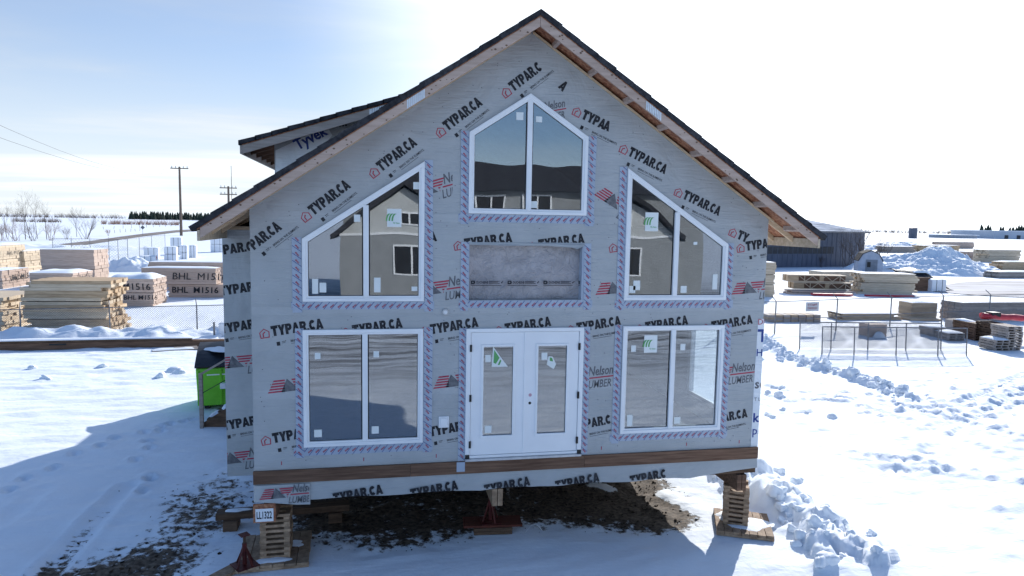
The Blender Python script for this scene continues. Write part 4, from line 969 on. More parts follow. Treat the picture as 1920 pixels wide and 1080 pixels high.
def cap(t, L, depth, H, h, seed=1, nx=18, ny=8):
    rn = random.Random(seed*7+1); vs = []; fs = []; px, py = rn.uniform(0, 9), rn.uniform(0, 9)
    for j in range(ny+1):
        for i in range(nx+1):
            u, v = i/nx, j/ny; e = min(1, 5*min(u, 1-u, ))**.5*min(1, 4*min(v, 1-v))**.5
            vs.append((L*u, depth*v, H-.003+h*e*(.75+.5*math.sin(u*7+px)*math.sin(v*4+py)*.4)))
    for j in range(ny):
        for i in range(nx): fs.append((j*(nx+1)+i, j*(nx+1)+i+1, (j+1)*(nx+1)+i+1, (j+1)*(nx+1)+i))
    return smooth(MB().add(vs, fs).build('snow_cap', snow_m, t))
g = lambda *a: G(*a)
LY = 'lumber stacks in the yard on the left'; RY = 'lumber stacks in the yard on the right'
stack('big pale fresh timber stack right behind the left mesh fence', g(62, 613), g(203, 624), 2.45, 2.2, 15, pine_pale, 8, (4, 9), .20, 0, group=LY, seed=2, Lm=3.5, mats=[pine_pale, pine_pale, pine_x, pine_x])
stack('sunlit pale stack at the left edge, behind the mesh fence', g(-90, 622), g(6, 622), 1.60, 3.4, 10, pine_pale, 9, (6,), .12, 0, group=LY, seed=3)
stack('snow rounded stack marked M1516 between the fresh and long stacks', g(215, 572), g(288, 575), 1.70, 2.2, 10, pine_pink, 7, (5,), .05, .35, group=LY, seed=4, text=(('L M1516', .15, 1.05, .40, .005), ('BHL M1516', .35, .42, .28, .01)))
stack('long low stack marked BHL M1516 beside the house, the lower one', g(306, 560), g(440, 558), .90, 1.3, 6, pine_pink, 6, (), .05, 0, group=LY, seed=5, text=(('BHL  M1516', .06, .33, .42, .015),))
stack('long stack marked BHL M1516 lying on top of another beside the house', g(254, 561), g(405, 558.5), 1.10, 1.2, 7, pine_pink, 6, (), .05, .10, z0=.93, group=LY, seed=6, text=(('BHL  M1516', .42, .33, .46, .0),))
stack('plain long stack behind the two stacks marked BHL M1516', g(268, 541), g(440, 540), 2.0, 1.3, 10, pine_pink, 6, (5,), .06, .08, group=LY, seed=7)
stack('tall brown stack of short boards by the far fence', g(95, 521), g(178, 524), 2.55, 2.8, 9, pine_pink, 7, (3,), .05, .10, group=LY, seed=8)
stack('white lit stack left of the tall brown stack', g(20, 508), g(47, 509), 1.95, 4.6, 8, pine_pale, 9, (4,), .05, .12, group=LY, seed=9)
stack('tall stack at the left edge with scrawled end marks', g(-60, 517), g(1, 514), 2.6, 4.2, 10, pine_pale, 8, (5,), .05, .2, group=LY, seed=10, etext=(('BHL M1516', .25, 1.7, .35, .0),))
stack('low marked stack at the left edge below the tall one', g(-50, 545), g(5, 542), 1.35, 3.6, 7, pine_pink, 8, (3,), .05, .05, group=LY, seed=11, etext=(('BHL M1516', .3, .55, .42, .02),))
stack('flat snow topped stack in front of the tall brown stack', g(66, 539), g(137, 541), 1.15, 3.2, 6, pine_pink, 7, (2,), .04, .22, group=LY, seed=12, etext=(('BHL M1516', .25, .62, .3, .0),))
stack('small low pile of dark boards between the snowy and fresh stacks', g(48, 553), g(108, 552), .85, 1.6, 4, pine_x, 6, (), .15, .10, group=LY, seed=13)
# white wrapped bundles
def bundle(label, px0, px1, py, top, depth=1.3, lines=1, redmark=False, z0=0.):
    A = g(px0, py); B = g(px1, py); r, n, L = frame2(A, B); mpp = L/(px1-px0); H = (py-top)*mpp
    t = empty('wrapped_bundle', (A.x, A.y, z0), math.atan2(r.y, r.x), label, 'bundle', 'white wrapped bundles'); k = 0
    for i in range(lines):
        o = MB().box(0, L, 0, depth, H*i/lines+.01, H*(i+1)/lines-.03).build('pack', poly_white, t); bevel(o, .06, 3)
        for x in (.3, .7): MB().box(L*x-.02, L*x+.02, -.012, depth+.012, H*i/lines+.004, H*(i+1)/lines-.018).build('strap', blackplastic, t)
    if redmark:
        for j in range(2):
            V, F, tw = text2d('ISO', .02); kk = Ink((L+.02, .2+.1*j, H*(.35+.3*j)), (0, 1, 0)); kk.add(V, F, 0, 0, .28, .30); kk.build('marking', ink_red, t)
    cap(t, L, depth, H-.03, .10, int(px0))
    return t
bundle('white bundle at the left end of the row by the far fence', 270, 297, 486, 462, 1.4, 1)
bundle('white bundle of two packs at the front of the row', 308, 331, 490, 460, 1.4, 2)
bundle('white bundle with red end print standing behind the front one', 320, 341, 478, 442, 1.6, 2, True)
bundle('slim white bundle right of the front one', 338, 352, 486, 458, 1.0, 2)
bundle('white bundle with red end print near the house', 354, 368, 483, 458, 1.6, 1, True)
bundle('tall white bundle next to the house eave', 395, 420, 473, 440, 1.4, 2)
bundle('low white bundle below the leftmost of the row', 262, 292, 491, 479, 1.6, 1, True)
# right yard
stack('tall pale stack cut off by the house corner on the right', g(1418, 557), g(1452, 557), 2.75, 1.8, 14, pine_pale, 6, (5, 9), .08, .06, group=RY, seed=31)
stack('lumber stack with ragged ends beside the black tarpaulin', g(1614, 551), g(1716, 553), 1.75, 2.0, 9, pine_pale, 7, (5,), .22, .06, group=RY, seed=32)
stack('flat lumber stack behind the stacked trusses', g(1546, 531), g(1621, 530), 1.15, 2.2, 3, pine_pale, 6, (1,), .1, .05, group=RY, seed=33)
stack('dark weathered stack at the right edge behind the fence', g(1802, 603), g(1990, 600), 1.15, 1.6, 8, pine_grey, 8, (), .06, .05, group=RY, seed=34)
stack('neat pale plywood stack with snowy top behind the fence', g(1708, 598), g(1756, 598), 1.0, 1.2, 11, pine_x, 1, (), .012, .10, group=RY, seed=35)
stack('low boards under the plywood stack behind the fence', g(1706, 603), g(1764, 603), .14, 1.3, 2, pine_x, 5, (), .15, 0, group=RY, seed=36)
stack('low heap of loose planks in the middle behind the fence', g(1577, 601), g(1686, 601), .42, 1.4, 4, pine_x, 6, (), .30, .08, group=RY, seed=37)
stack('brown lumber lying far off left of the snow pile', g(1662, 474), g(1716, 474), 1.5, 3, 4, pine_grey, 5, (), .4, .15, group=RY, seed=38)
stack('pale lumber far off behind the top of the snow pile', g(1730, 473), g(1800, 473), 1.7, 3, 4, pine_x, 5, (), .4, .15, group=RY, seed=39)
stack('faded stack far off right of the snow pile top', g(1765, 466), g(1826, 466), 2.0, 3, 5, pine_pink, 5, (), .4, .15, group=RY, seed=40)
stack('wide pale stack on trestles near the right edge, far off', g(1852, 492), g(1912, 492), 2.2, 3, 6, pine_pale, 5, (3,), .3, .15, group=RY, seed=41)
stack('low stack right of the snow pile foot', g(1872, 522), g(1960, 522), .75, 2, 3, pine_grey, 6, (), .2, .15, group=RY, seed=42)
stack('brown stack behind the foot of the snow pile', g(1822, 487), g(1853, 487), 1.5, 3, 4, pine_pink, 5, (), .3, .15, group=RY, seed=43)
stack('pale low stack at the right edge below the wide one', g(1880, 507), g(1960, 507), 1.2, 2, 4, pine_x, 5, (), .3, .15, group=RY, seed=44)
# row of short offcut bundles
A, B = g(1440, 604), g(1540, 603.5); r, n, L = frame2(A, B); rz = math.atan2(r.y, r.x)
words = ['first', 'second', 'third', 'fourth', 'fifth', 'sixth', 'seventh']
for i in range(7):
    p = A+r*(L*i/7); t = empty('offcut_bundle', (p.x, p.y, 0), rz, '%s from the house of the short offcut bundles in a row' % words[i], 'offcuts', 'short offcut bundles in a row')
    for k in range(3): bevel(MB().box(.02, L/7-.05, .0, .9, .14*k, .14*k+.13).build('board_layer', pine_x if (i+k) % 2 else pine_grey, t), .01)
# trusses
A, B = g(1488, 549), g(1598, 551); r, n, L = frame2(A, B); rz = math.atan2(r.y, r.x)
base = stack('low boards the stacked trusses rest on', g(1483, 552), g(1600, 553.5), .30, 1.6, 2, pine_pink, 6, (1,), .2, 0, group=RY, seed=50)
nth = ['lower', 'upper']
for lv in range(2):
    for d in range(2):
        t = empty('roof_truss', (A.x-n.x*0+n.x*(.1+.75*d)-r.x*.5*lv, A.y+n.y*(.1+.75*d)-r.y*.5*lv, .32+.62*lv), rz, '%s %s web truss lying on edge beside the lumber stack' % (nth[lv], ('front', 'rear')[d]), 'truss', 'web trusses stacked on edge')
        H = .58
        MB().box(0, L, 0, .5, 0, .07).build('bottom_chord', pine_pale, t); MB().box(0, L, 0, .5, H-.07, H).build('top_chord', pine_pale, t)
        MB().box(0, .9, 0, .5, .071, H-.071).build('end_block', pine_x, t); MB().box(L*.54, L*.54+.35, 0, .5, .071, H-.071).build('end_block', pine_x, t)
        MB().box(.95, L-.05, .12, .45, .071, H-.071).build('dark_backing', cedar, t)  # red-brown box added inside so bright snow does not show through the webs
        nn = 7; x = .95
        for q in range(nn):
            x2 = x+(L-1)/nn
            MB().bar((x, .03, .072 if q % 2 else H-.072), (x2, .03, H-.072 if q % 2 else .072), .05, .045).build('web', pine_pale, t); x = x2
        for q in range(3): MB().box(1.4+q*1.5, 1.45+q*1.5, .01, .06, .072, H-.072).build('web', pine_pale, t)
t = tag(MB().box(0, 3.2, 0, .5, .05, .22).build('packing_timber', redwrap, None, g(1525, 555), rz), 'dark red bearer on the snow before the stacked trusses', 'bearer')
t = tag(MB().box(0, 3.9, 0, .4, .0, .14).build('packing_timber', redwrap, None, g(1625, 556), rz), 'dark red bearer on the snow before the ragged stack', 'bearer')
# tarpaulin over timber
A, B = g(1704, 545), g(1745, 545); r, n, L = frame2(A, B); rz = math.atan2(r.y, r.x)
stack('brown timber half hidden below the black tarpaulin', g(1716, 546), g(1742, 546), 1.25, 1.2, 5, cedar, 4, (), .12, 0, group=RY, seed=60)
vs = []; fs = []
for j in range(7):
    for i in range(15):
        u, v = i/14, j/6; x = -1.2+5.6*u; z = 1.85+.08*math.sin(u*9+v*3)-max(0, u-.55)*3.3+.05*math.sin(u*21+v*5)
        if v < .45: z -= (.45-v)*2.0*(1 if u < .62 else .6)
        vs.append((x, v*2.4-.3, max(.08, z)))
for j in range(6):
    for i in range(14): fs.append((j*15+i, j*15+i+1, (j+1)*15+i+1, (j+1)*15+i))
o = MB().add(vs, fs).build('tarpaulin', tarp_m, None, (A.x, A.y, .0), rz); o.modifiers.new('thick', 'SOLIDIFY').thickness = .02; tag(smooth(o), 'black tarpaulin sloping over timber before the snow pile', 'tarpaulin')
blob('snow_patch', (1.6, .7, 1.60), .9, .4, .2, snow_m, o, 9)
bundle('clear wrapped pale pack at the end of the black tarpaulin', 1747, 1774, 547, 527, 1.2, 1)
tag(bpy.data.objects[[o.name for o in COL.objects if o.get('label', '').startswith('clear wrapped')][0]], group='white wrapped bundles')
# crate
t = empty('plywood_crate', g(1629, 631), rz, 'square plywood crate half buried by drifted snow', 'crate')
for k in range(4): bevel(MB().box(0, 1.02, 0, .8, .165*k-.03, .165*k+.13).build('slat', pine_pink, t), .01)
blob('snow_drift', (.5, -.12, -.03), .40, .22, .30, snow_m, t, 6)
# pallets
def pallets(label, px0, px1, py, nlay, mat, depth=1.0, rz_=None, snow=True):
    A = g(px0, py); B = g(px1, py); r, n, L = frame2(A, B); t = empty('pallet_stack', A, math.atan2(r.y, r.x)+(rz_ or 0), label, 'pallets', 'stacked pallets'); z = -.02; rn = random.Random(int(px0))
    for i in range(nlay):
        m = MB(); ox = rn.uniform(-.05, .05)
        for x in (0, .46, .92): m.box(ox+L*x*.98, ox+L*(x*.98+.09), 0, depth, z+.022, z+.10)
        for k in range(6): m.box(ox, ox+L, depth*k/6, depth*(k+.72)/6, z+.1005, z+.122)
        for k in (0, 2.6, 5.2): m.box(ox, ox+L, depth*k/6, depth*(k+.8)/6, z, z+.0215)
        m.build('pallet', mat, t); z += .124
    if snow: cap(t, L, depth, z, .10, int(px0))
pallets('small grey pallet stack left of the other pallets by the fence', 1748, 1776, 632, 4, pine_grey)
pallets('low snowy pallet stack in front of the upright brown pack', 1777, 1808, 638, 3, pine_grey)
pallets('narrow dark pallet stack between brown pack and reddish pallets', 1812, 1830, 634, 7, darkwood)
pallets('reddish brown pallet stack below the left end of the red roll', 1827, 1856, 638, 7, cedar, snow=False)
pallets('dark pallet stack under the red roll', 1856, 1884, 643, 8, darkwood, snow=False)
pallets('tall grey pallet stack at the right end under the red roll', 1886, 1915, 656, 9, pine_grey, snow=False)
pallets('low pallet stack with snow in front of the dark pallets', 1866, 1893, 657, 4, pine_grey)
t = empty('upright_pack', g(1787, 622), 0, 'upright brown pack of boards standing by the pallets', 'board pack')
for k in range(8): MB().box(.10*k, .10*k+.092, 0, .6, 0, .62+.02*(k % 3)).build('board', pine_grey, t)
A = g(1852, 640); B = g(1960, 640); r, n, L = frame2(A, B)
t = empty('red_roll', (A.x, A.y, .0), math.atan2(r.y, r.x)-.05, 'long red wrapped roll lying across the pallets at the right edge', 'roll')
vs = []; fs = []
for i in range(15):
    for k in range(10): a = 2*math.pi*k/10; q = .16*(1+.12*math.sin(i*1.7+k)); vs.append((L*i/14*1.1, .5+q*1.5*math.cos(a), 1.22+q*math.sin(a)-.01*i))
for i in range(14):
    for k in range(10): fs.append((i*10+k, i*10+(k+1) % 10, (i+1)*10+(k+1) % 10, (i+1)*10+k))
fs += [tuple(range(10)), tuple(range(149, 139, -1))]
smooth(MB().add(vs, fs).build('roll_body', redwrap, t)); MB().box(.35, .8, .28, .74, 1.18, 1.42).build('black_band', blackplastic, t)

# beams before the left fence
A, B = g(-60, 660), g(424, 650); r, n, L = frame2(A, B); rz = math.atan2(r.y, r.x)
t = empty('long_beam', (A.x, A.y, 0), rz, 'long brown beam with snow on top lying before the left fence', 'beam')
bevel(MB().box(0, L, .0, .30, .02, .30).build('timber', cedar, t), .01); bevel(MB().box(.3, L-1.4, .02, .34, .305, .40).build('timber', darkwood, t), .01); cap(t, L-1.2, .34, .40, .07, 3, 60, 4)
MB().box(L*.30, L*.30+.62, -.012, -.001, .20, .27).build('strap', blackplastic, t)
A, B = g(285, 662), g(400, 655); r, n, L = frame2(A, B)
t = empty('loose_boards', (A.x, A.y, .0), math.atan2(r.y, r.x), 'thin boards under snow in front of the long beam', 'boards')
for k in range(3): bevel(MB().box(.4*k, L-.3*k, .16*k, .16*k+.14, .03+.02*k, .075+.02*k).build('board', pine_grey, t), .005)
cap(t, L*.7, .5, .07, .06, 8)

# ------------------------------------------------------------------ fences
def meshfence(label, pts, h, arms=True, pitch=.10, rails=(1.0,), wire=.0042):
    t = empty('mesh_fence', pts[0], 0, label, 'fence'); o = Vector(pts[0])
    for p in pts:
        q = Vector(p)-o; z = gz(p[0], p[1])
        MB().tube((q.x, q.y, -.2), (q.x, q.y, h), .032, n=8).build('post', post_m, t)
        if arms: MB().tube((q.x, q.y, h), (q.x-.10, q.y+.28, h+.26), .022, n=6).build('post_arm', post_m, t)
    for a, b in zip(pts[:-1], pts[1:]):
        a = Vector(a)-o; b = Vector(b)-o; d = b-a; L = d.length; d.normalize()
        for f in rails: MB().tube(a+Vector((0, 0, h*f-.02)), b+Vector((0, 0, h*f-.02)), .021, n=6).build('rail', post_m, t)
        vs = []; fs = []; k = -h
        def ribbon_(x0, z0, x1, z1):
            p0 = a+d*x0; p1 = a+d*x1; e = wire; dz_ = Vector((0, 0, e*.7)); c = len(vs); sx = d*(e*.7*(1 if x1 < x0 else -1))
            vs.extend([p0+Vector((0, 0, z0))-dz_-sx, p1+Vector((0, 0, z1))-dz_-sx, p1+Vector((0, 0, z1))+dz_+sx, p0+Vector((0, 0, z0))+dz_+sx]); fs.append((c, c+1, c+2, c+3))
        while k < L:
            x0, z0 = (k, .05) if k >= 0 else (0, .05-k); x1 = min(L, k+h-.08); z1 = .05+(x1-k)
            if x1 > x0: ribbon_(x0, z0, x1, z1); ribbon_(L-x0, z0, L-x1, z1)
            k += pitch
        m = MB().add(vs, fs).build('chain_mesh', post_m, t); m['kind'] = 'stuff'
    return t
meshfence('chain link fence with bent post tops before the left lumber stacks', [g(-127, 643), g(40, 638), g(207, 632), g(370, 627), g(530, 620)], 1.38)
meshfence('chain link fence with bent post tops across the right yard', [g(1345, 632), g(1452, 627), g(1567, 620), g(1668, 614), g(1765, 609), g(1853, 606), g(1950, 603)], 1.72, rails=(1.0, .45))
meshfence('tall far mesh fence between the stacks and the road', [g(100, 486), g(135, 487), g(170, 487), g(205, 488), g(222, 488), g(240, 487), g(262, 482), g(285, 476), g(310, 470)], 2.6, pitch=.35, wire=.008)
for px, py, h, lb in ((140, 637, .68, 'short steel stub post between the two left fence posts'), (402, 634, .72, 'short steel stub post near the house by the left fence')):
    p = g(px, py); o = MB().tube((0, 0, -.2), (0, 0, h), .045, n=8).box(-.05, .05, -.05, .05, h, h+.02).build('stub_post', post_m, None, p); tag(o, lb, 'post', 'short stub posts')
o = MB().box(0, .6, 0, .5, 0, .62).box(.02, .58, .02, .48, .62, .66).build('white_box', poly_white, None, g(410, 632)); bevel(o, .03); tag(o, 'small white box by the left fence next to the house', 'box')
def panel(label, a0, b0, h, verts):
    A, B = Vector(a0), Vector(b0); r, n, L = frame2(A, B); t = empty('fence_panel', A, math.atan2(r.y, r.x), label, 'fence panel', 'loose fence panels')
    t.rotation_euler = (rad(-4), 0, math.atan2(r.y, r.x))
    MB().tube((0, 0, h), (L, 0, h), .026, n=6).build('rail', post_m, t)
    for f in verts: MB().tube((L*f, 0, -.1), (L*f, 0, h), .026, n=6).build('upright', post_m, t)
    vs = []; fs = []; k = -h
    while k < L:
        for sgn in (1, -1):
            x0, z0 = (k, .05) if k >= 0 else (0, .05-k); x1 = min(L, k+h-.05); z1 = .05+(x1-k)
            if x1 > x0:
                e = .0034; c = len(vs); X0, X1 = (x0, x1) if sgn > 0 else (L-x0, L-x1)
                vs.extend([(X0+e*sgn, 0, z0-e), (X1+e*sgn, 0, z1-e), (X1-e*sgn, 0, z1+e), (X0-e*sgn, 0, z0+e)]); fs.append((c, c+1, c+2, c+3))
        k += .075
    MB().add(vs, fs).build('chain_mesh', wire_m, t)['kind'] = 'stuff'
panel('front one of two loose fence panels standing in the snow', g(1541, 665), g(1812, 667), 1.22, (0, .22, .51, .80, 1))
panel('rear one of two loose fence panels standing in the snow', g(1499, 654), g(1764, 656), 1.22, (0, .22, .48, .75, 1))
# sign on the fence
p = g(1507, 620); q = g(1531, 619); r, n, L = frame2(p, q)
t = empty('parking_sign', (p.x, p.y-.06, 1.05), math.atan2(r.y, r.x), 'white staff parking sign hung on the right chain link fence', 'sign')
MB().box(0, L, -.012, 0, 0, .50).build('sign_plate', vinyl, t)
for s, z in (('STAFF', .28), ('PARKING', .10)):
    V, F, tw = text2d(s, .015); k = Ink((L*.14, -.016, z)); k.add(V, F, 0, 0, L*.72/tw, .13); k.build('sign_lettering', ink_red, t)

# ------------------------------------------------------------------ dumpster and steps behind the left side
p = g(378, 772); t = empty('waste_container', (-7.45, 9.7, 0), rad(8), 'lime green waste container with black lid behind the left side of the house', 'container')
bd = MB().add([(0, 0, .1), (1.9, 0, .1), (1.9, 1.35, .1), (0, 1.35, .1), (-.04, -.10, 1.20), (1.94, -.10, 1.20), (1.94, 1.45, 1.62), (-.04, 1.45, 1.62)], [(0, 3, 2, 1), (4, 5, 6, 7), (0, 1, 5, 4), (1, 2, 6, 5), (2, 3, 7, 6), (3, 0, 4, 7)]).build('body', green_p, t); bevel(bd, .03)
for x in (-.01, .99):
    vs = []; fs = []
    for j in range(9):
        f = j/8; y = -.16+1.66*f; z = 1.24+.43*f+.10*math.sin(f*math.pi); vs += [(x-.05, y, z), (x+.94, y, z), (x-.05, y, z+.04), (x+.94, y, z+.04)]
    for j in range(8):
        b = j*4; fs += [(b, b+1, b+5, b+4), (b+2, b+6, b+7, b+3), (b, b+4, b+6, b+2), (b+1, b+3, b+7, b+5)]
    fs += [(0, 2, 3, 1), (32, 33, 35, 34)]
    MB().add(vs, fs).build('lid', blackplastic, t)
MB().box(.25, .75, -.085, -.07, 1.0, 1.10).build('label_plate', paper, t)
MB().box(.6, 1.9, -.20, -.06, .62, .78).build('fork_pocket', poly_white, t)
for x in (.15, 1.6): MB().box(x, x+.15, .1, 1.2, 0, .1).build('skid', blackmetal, t)
for x in (.02, .62, 1.25, 1.85): bevel(MB().add([(x-.03, -.03, .12), (x+.03, -.03, .12), (x+.03, .02, .12), (x-.03, .02, .12), (x-.03, -.13, 1.17), (x+.03, -.13, 1.17), (x+.03, -.06, 1.17), (x-.03, -.06, 1.17)], [(0, 3, 2, 1), (4, 5, 6, 7), (0, 1, 5, 4), (1, 2, 6, 5), (2, 3, 7, 6), (3, 0, 4, 7)]).build('rib', green_p, t), .008)
blob('snow_patch', (.5, .75, 1.60), .38, .45, .06, snow_m, t, 17); blob('snow_patch', (1.4, .8, 1.61), .3, .5, .06, snow_m, t, 19)
t = empty('wooden_steps', (-6.95, 8.0, 0), rad(-3), 'wooden steps with handrail post and snow leading to the house side', 'steps')
for k in range(4):
    bevel(MB().box(.12+.28*k, .12+.28*k+.30, .02, 1.1, .20*(k+1)-.04, .20*(k+1)).build('tread', darkwood, t), .005)
    blob('snow_patch', (.27+.28*k, .5, .20*(k+1)-.004), .13, .42, .09, snow_m, t, k+3)
MB().prism([(0, -.05), (1.3, -.05), (1.3, .80), (1.1, .80), (0, .08)], -.03, .015).build('stringer', darkwood, t)
MB().prism([(0, -.05), (1.3, -.05), (1.3, .80), (1.1, .80), (0, .08)], 1.105, 1.15).build('stringer', darkwood, t)
bevel(MB().box(-.02, .07, -.12, -.032, -.1, 1.45).build('post', pine_grey, t), .005); MB().bar((.02, -.08, 1.42), (1.4, -.08, 2.25), .09, .05).build('handrail', pine_grey, t); MB().bar((.02, -.08, .9), (1.4, -.08, 1.7), .02, .02).build('cable', blackmetal, t)

# ------------------------------------------------------------------ far buildings
def shop():
    p = g(1440, 502); q = g(1618, 500); A = Vector((p.x, p.y, 0)); r = (Vector((q.x, q.y, 0))-A); L0 = r.length; r.normalize(); A = A-r*14; L = L0+14
    t = empty('dark_shed', A, math.atan2(r.y, r.x), 'dark blue grey metal clad shed with snowy hipped roof', 'building')
    H = 5.05; D = 22
    m = MB(); m.box(0, L, 0, D, 0, H); m.build('wall', shopmetal, t)
    for i in range(int(L/.9)): MB().box(.2+i*.9, .26+i*.9, -.04, -.002, 0, H-.05).build('rib', shopmetal, t)
    MB().box(2, L-6, -.03, -.004, 1.9, 2.9).build('dark_band', shopband, t)
    e = .5; R = 2.55
    MB().add([(-e, -e, H), (L+e, -e, H), (L+e, D+e, H), (-e, D+e, H), (9, D/2, H+R), (L-6, D/2, H+R)], [(0, 1, 5, 4), (1, 2, 5), (2, 3, 4, 5), (3, 0, 4), (0, 3, 2, 1)]).build('roof', noisy('thin_snow_roof', (.30, .31, .33), (.72, .73, .75), .35, (1, 3, 1), lo=.36, hi=.6, rough=1., spec=0.), t)
    MB().box(-e, L+e, -e-.05, -e, H-.18, H+.05).build('eave_trim', post_m, t); MB().box(L+e, L+e+.05, -e, D+e, H-.18, H+.05).build('eave_trim', post_m, t)
    MB().tube((L*.62, 3, H+.5), (L*.62, 3, H+1.15), .15, n=8).build('roof_vent', blackmetal, t)
shop()
def gambrel():
    p = g(1608, 513); q = g(1643, 513); A = Vector((p.x, p.y, 0)); r = Vector((q.x, q.y, 0))-A; L = r.length; r.normalize()
    t = empty('garden_shed', A, rad(-29), 'small grey gambrel roofed shed beside the dark building', 'shed')
    H = L*.62; pr = [(0, 0), (L, 0), (L, H), (L*.82, H*1.45), (L*.5, H*1.68), (L*.18, H*1.45), (0, H)]
    MB().prism(pr, 0, 3.2).build('wall', noisy('shed_grey', (.30, .34, .42), (.38, .42, .5), 1.5), t)
    rf = [(L+.06, H-.05), (L*.84, H*1.5), (L*.5, H*1.75), (L*.16, H*1.5), (-.06, H-.05)]
    MB().prism(rf+[(x*.96+L*.02, z-.09) for x, z in reversed(rf)], -.12, 3.3).build('roof', shingle, t)
    MB().box(L*.30, L*.78, -.05, -.003, .05, H*1.05).build('door', noisy('shed_door', (.15, .17, .20), (.2, .22, .26), 1.5), t); MB().box(L*.36, L*.50, -.07, -.052, H*.5, H*.88).build('window', blackmetal, t)
gambrel()
def tank():
    p = g(1711, 447); t = empty('storage_tank', p, 0, 'dark upright storage tank far out on the field', 'tank'); d = (Vector(p)-CAM).length; k = d/FPX
    MB().tube((0, 0, 0), (0, 0, 17*k), 6.3*k, n=20).build('shell', shopmetal, t); MB().tube((0, 0, 17*k), (0, 0, 17.8*k), 6.3*k, 3*k, n=20).build('lid', blackmetal, t)
tank()
p = g(1864, 448); q = g(1990, 450); r = Vector(q)-Vector(p); L = r.length
t = empty('pale_warehouse', p, math.atan2(r.y, r.x), 'long pale flat warehouse at the far right horizon', 'building'); k = (Vector(p)-CAM).length/FPX
MB().box(0, L, 0, 40, 0, 12*k).build('wall', noisy('pale_cladding', (.42, .46, .52), (.5, .54, .6), .1), t); MB().box(-1, L+1, -1, 41, 12*k, 13*k).build('roof', snow_m, t)
for i in range(4): MB().box(L*(.15+.18*i), L*(.15+.18*i)+6*k, -.3, -.02, .2, 6*k).build('door', shopband, t)
p = g(1790, 447); q = g(1832, 447.5); r = Vector(q)-Vector(p); L = r.length; k = (Vector(p)-CAM).length/FPX
t = empty('low_warehouse', p, math.atan2(r.y, r.x), 'low grey building left of the pale warehouse on the horizon', 'building'); MB().box(0, L, 0, 20, 0, 5*k).build('wall', noisy('low_cladding', (.3, .32, .36), (.38, .4, .44), .1), t); MB().box(-1, L+1, -1, 21, 5*k, 5.7*k).build('roof', snow_m, t)
# house across the yard, seen in the panes
def neighbour():
    t = empty('pale_house', (4.5, -30, 0), 0, 'pale sided house with dark roof across the yard, mirrored in the panes', 'house')
    W0, W1 = -9., 14.
    MB().box(W0, W1, -13, -.8, 0, 7.5).build('wall', siding, t)
    MB().add([(W0-.5, -.2, 7.4), (W1+.5, -.2, 7.4), (W1+.5, -13.6, 7.4), (W0-.5, -13.6, 7.4), (W0+1, -6, 9.5), (W1-6, -6, 9.5)], [(0, 1, 5, 4), (1, 2, 5), (2, 3, 4, 5), (3, 0, 4), (0, 3, 2, 1)]).build('roof', shingle, t)
    for gx, gw, wy in ((-5.4, 3.7, 0.), (7.9, 3.7, 0.)):
        MB().prism([(gx-gw, 0), (gx+gw, 0), (gx+gw, 4.65), (gx-gw, 4.65)], -4, wy).build('wall', siding, t)
        MB().prism([(gx-gw+.01, 4.8), (gx+gw-.01, 4.8), (gx, 7.45)], -6, wy-.02).build('gable', whitesiding, t)
        MB().prism([(gx-gw-.05, 4.66), (gx+gw+.05, 4.66), (gx+gw+.05, 4.80), (gx-gw-.05, 4.80)], -4.2, wy+.05).build('band', vinyl, t)
        MB().prism([(gx-gw-.5, 4.45), (gx, 7.6), (gx+gw+.5, 4.45), (gx+gw+.5, 4.75), (gx, 7.95), (gx-gw-.5, 4.75)], -8, wy+.45).build('roof', shingle, t)
        def win(x0, x1, z0, z1):
            f = MB().prism([(x0, z0), (x1, z0), (x1, z1), (x0, z1)], wy+.002, wy+.07, [[(x0+.1, z0+.1), ((x0+x1)/2-.05, z0+.1), ((x0+x1)/2-.05, z1-.1), (x0+.1, z1-.1)], [((x0+x1)/2+.05, z0+.1), (x1-.1, z0+.1), (x1-.1, z1-.1), ((x0+x1)/2+.05, z1-.1)]]).build('window', vinyl, t)
            MB().box(x0+.05, x1-.05, wy+.01, wy+.02, z0+.05, z1-.05).build('pane', blackplastic, f)
        win(gx-.7, gx+1.4, 2.3, 4.1); win(gx-.2, gx+.9, 5.3, 6.1)
    for x in (-.2, 2.75):
        f = MB().prism([(x-.95, 5.9), (x+.95, 5.9), (x+.95, 7.2), (x-.95, 7.2)], -.798, -.70, [[(x-.85, 6.0), (x-.05, 6.0), (x-.05, 7.1), (x-.85, 7.1)], [(x+.05, 6.0), (x+.85, 6.0), (x+.85, 7.1), (x+.05, 7.1)]]).build('window', vinyl, t)
        MB().box(x-.9, x+.9, -.78, -.77, 5.95, 7.15).build('pane', blackplastic, f)
neighbour()

# ------------------------------------------------------------------ poles and wires
def upole(label, px, py, top, arm=1):
    p = g(px, py); k = (Vector(p)-CAM).length/FPX; h = (py-top)*k; t = empty('utility_pole', p, 0, label, 'pole', 'utility poles')
    MB().tube((0, 0, -1), (0, 0, h), 2.4*k, 1.6*k, n=8).build('pole', polewood, t)
    for i in range(arm):
        z = h-(3+i*11)*k; a = MB().bar((-14*k, 0, z), (14*k, 0, z), 1.6*k, 1.6*k).build('cross_arm', polewood, t)
        for x in (-12, -6, 6, 12): MB().tube((x*k, 0, z+.8*k), (x*k, 0, z+4*k), .8*k, n=6).build('insulator', galv, t)
    return Vector(p), k, h
P1, K1, H1 = upole('tall wooden utility pole beyond the white bundles', 340, 442, 327, 1)
P2_, K2, H2 = upole('far pole with two cross arms showing above the left eave', 430, 440, 357, 2)
o = MB().tube((0, 0, 0), (0, 0, 118*K2), .5*K2, n=5).build('mast', polewood, None, g(436, 440)); tag(o, 'thin mast standing above the left eave', 'mast')
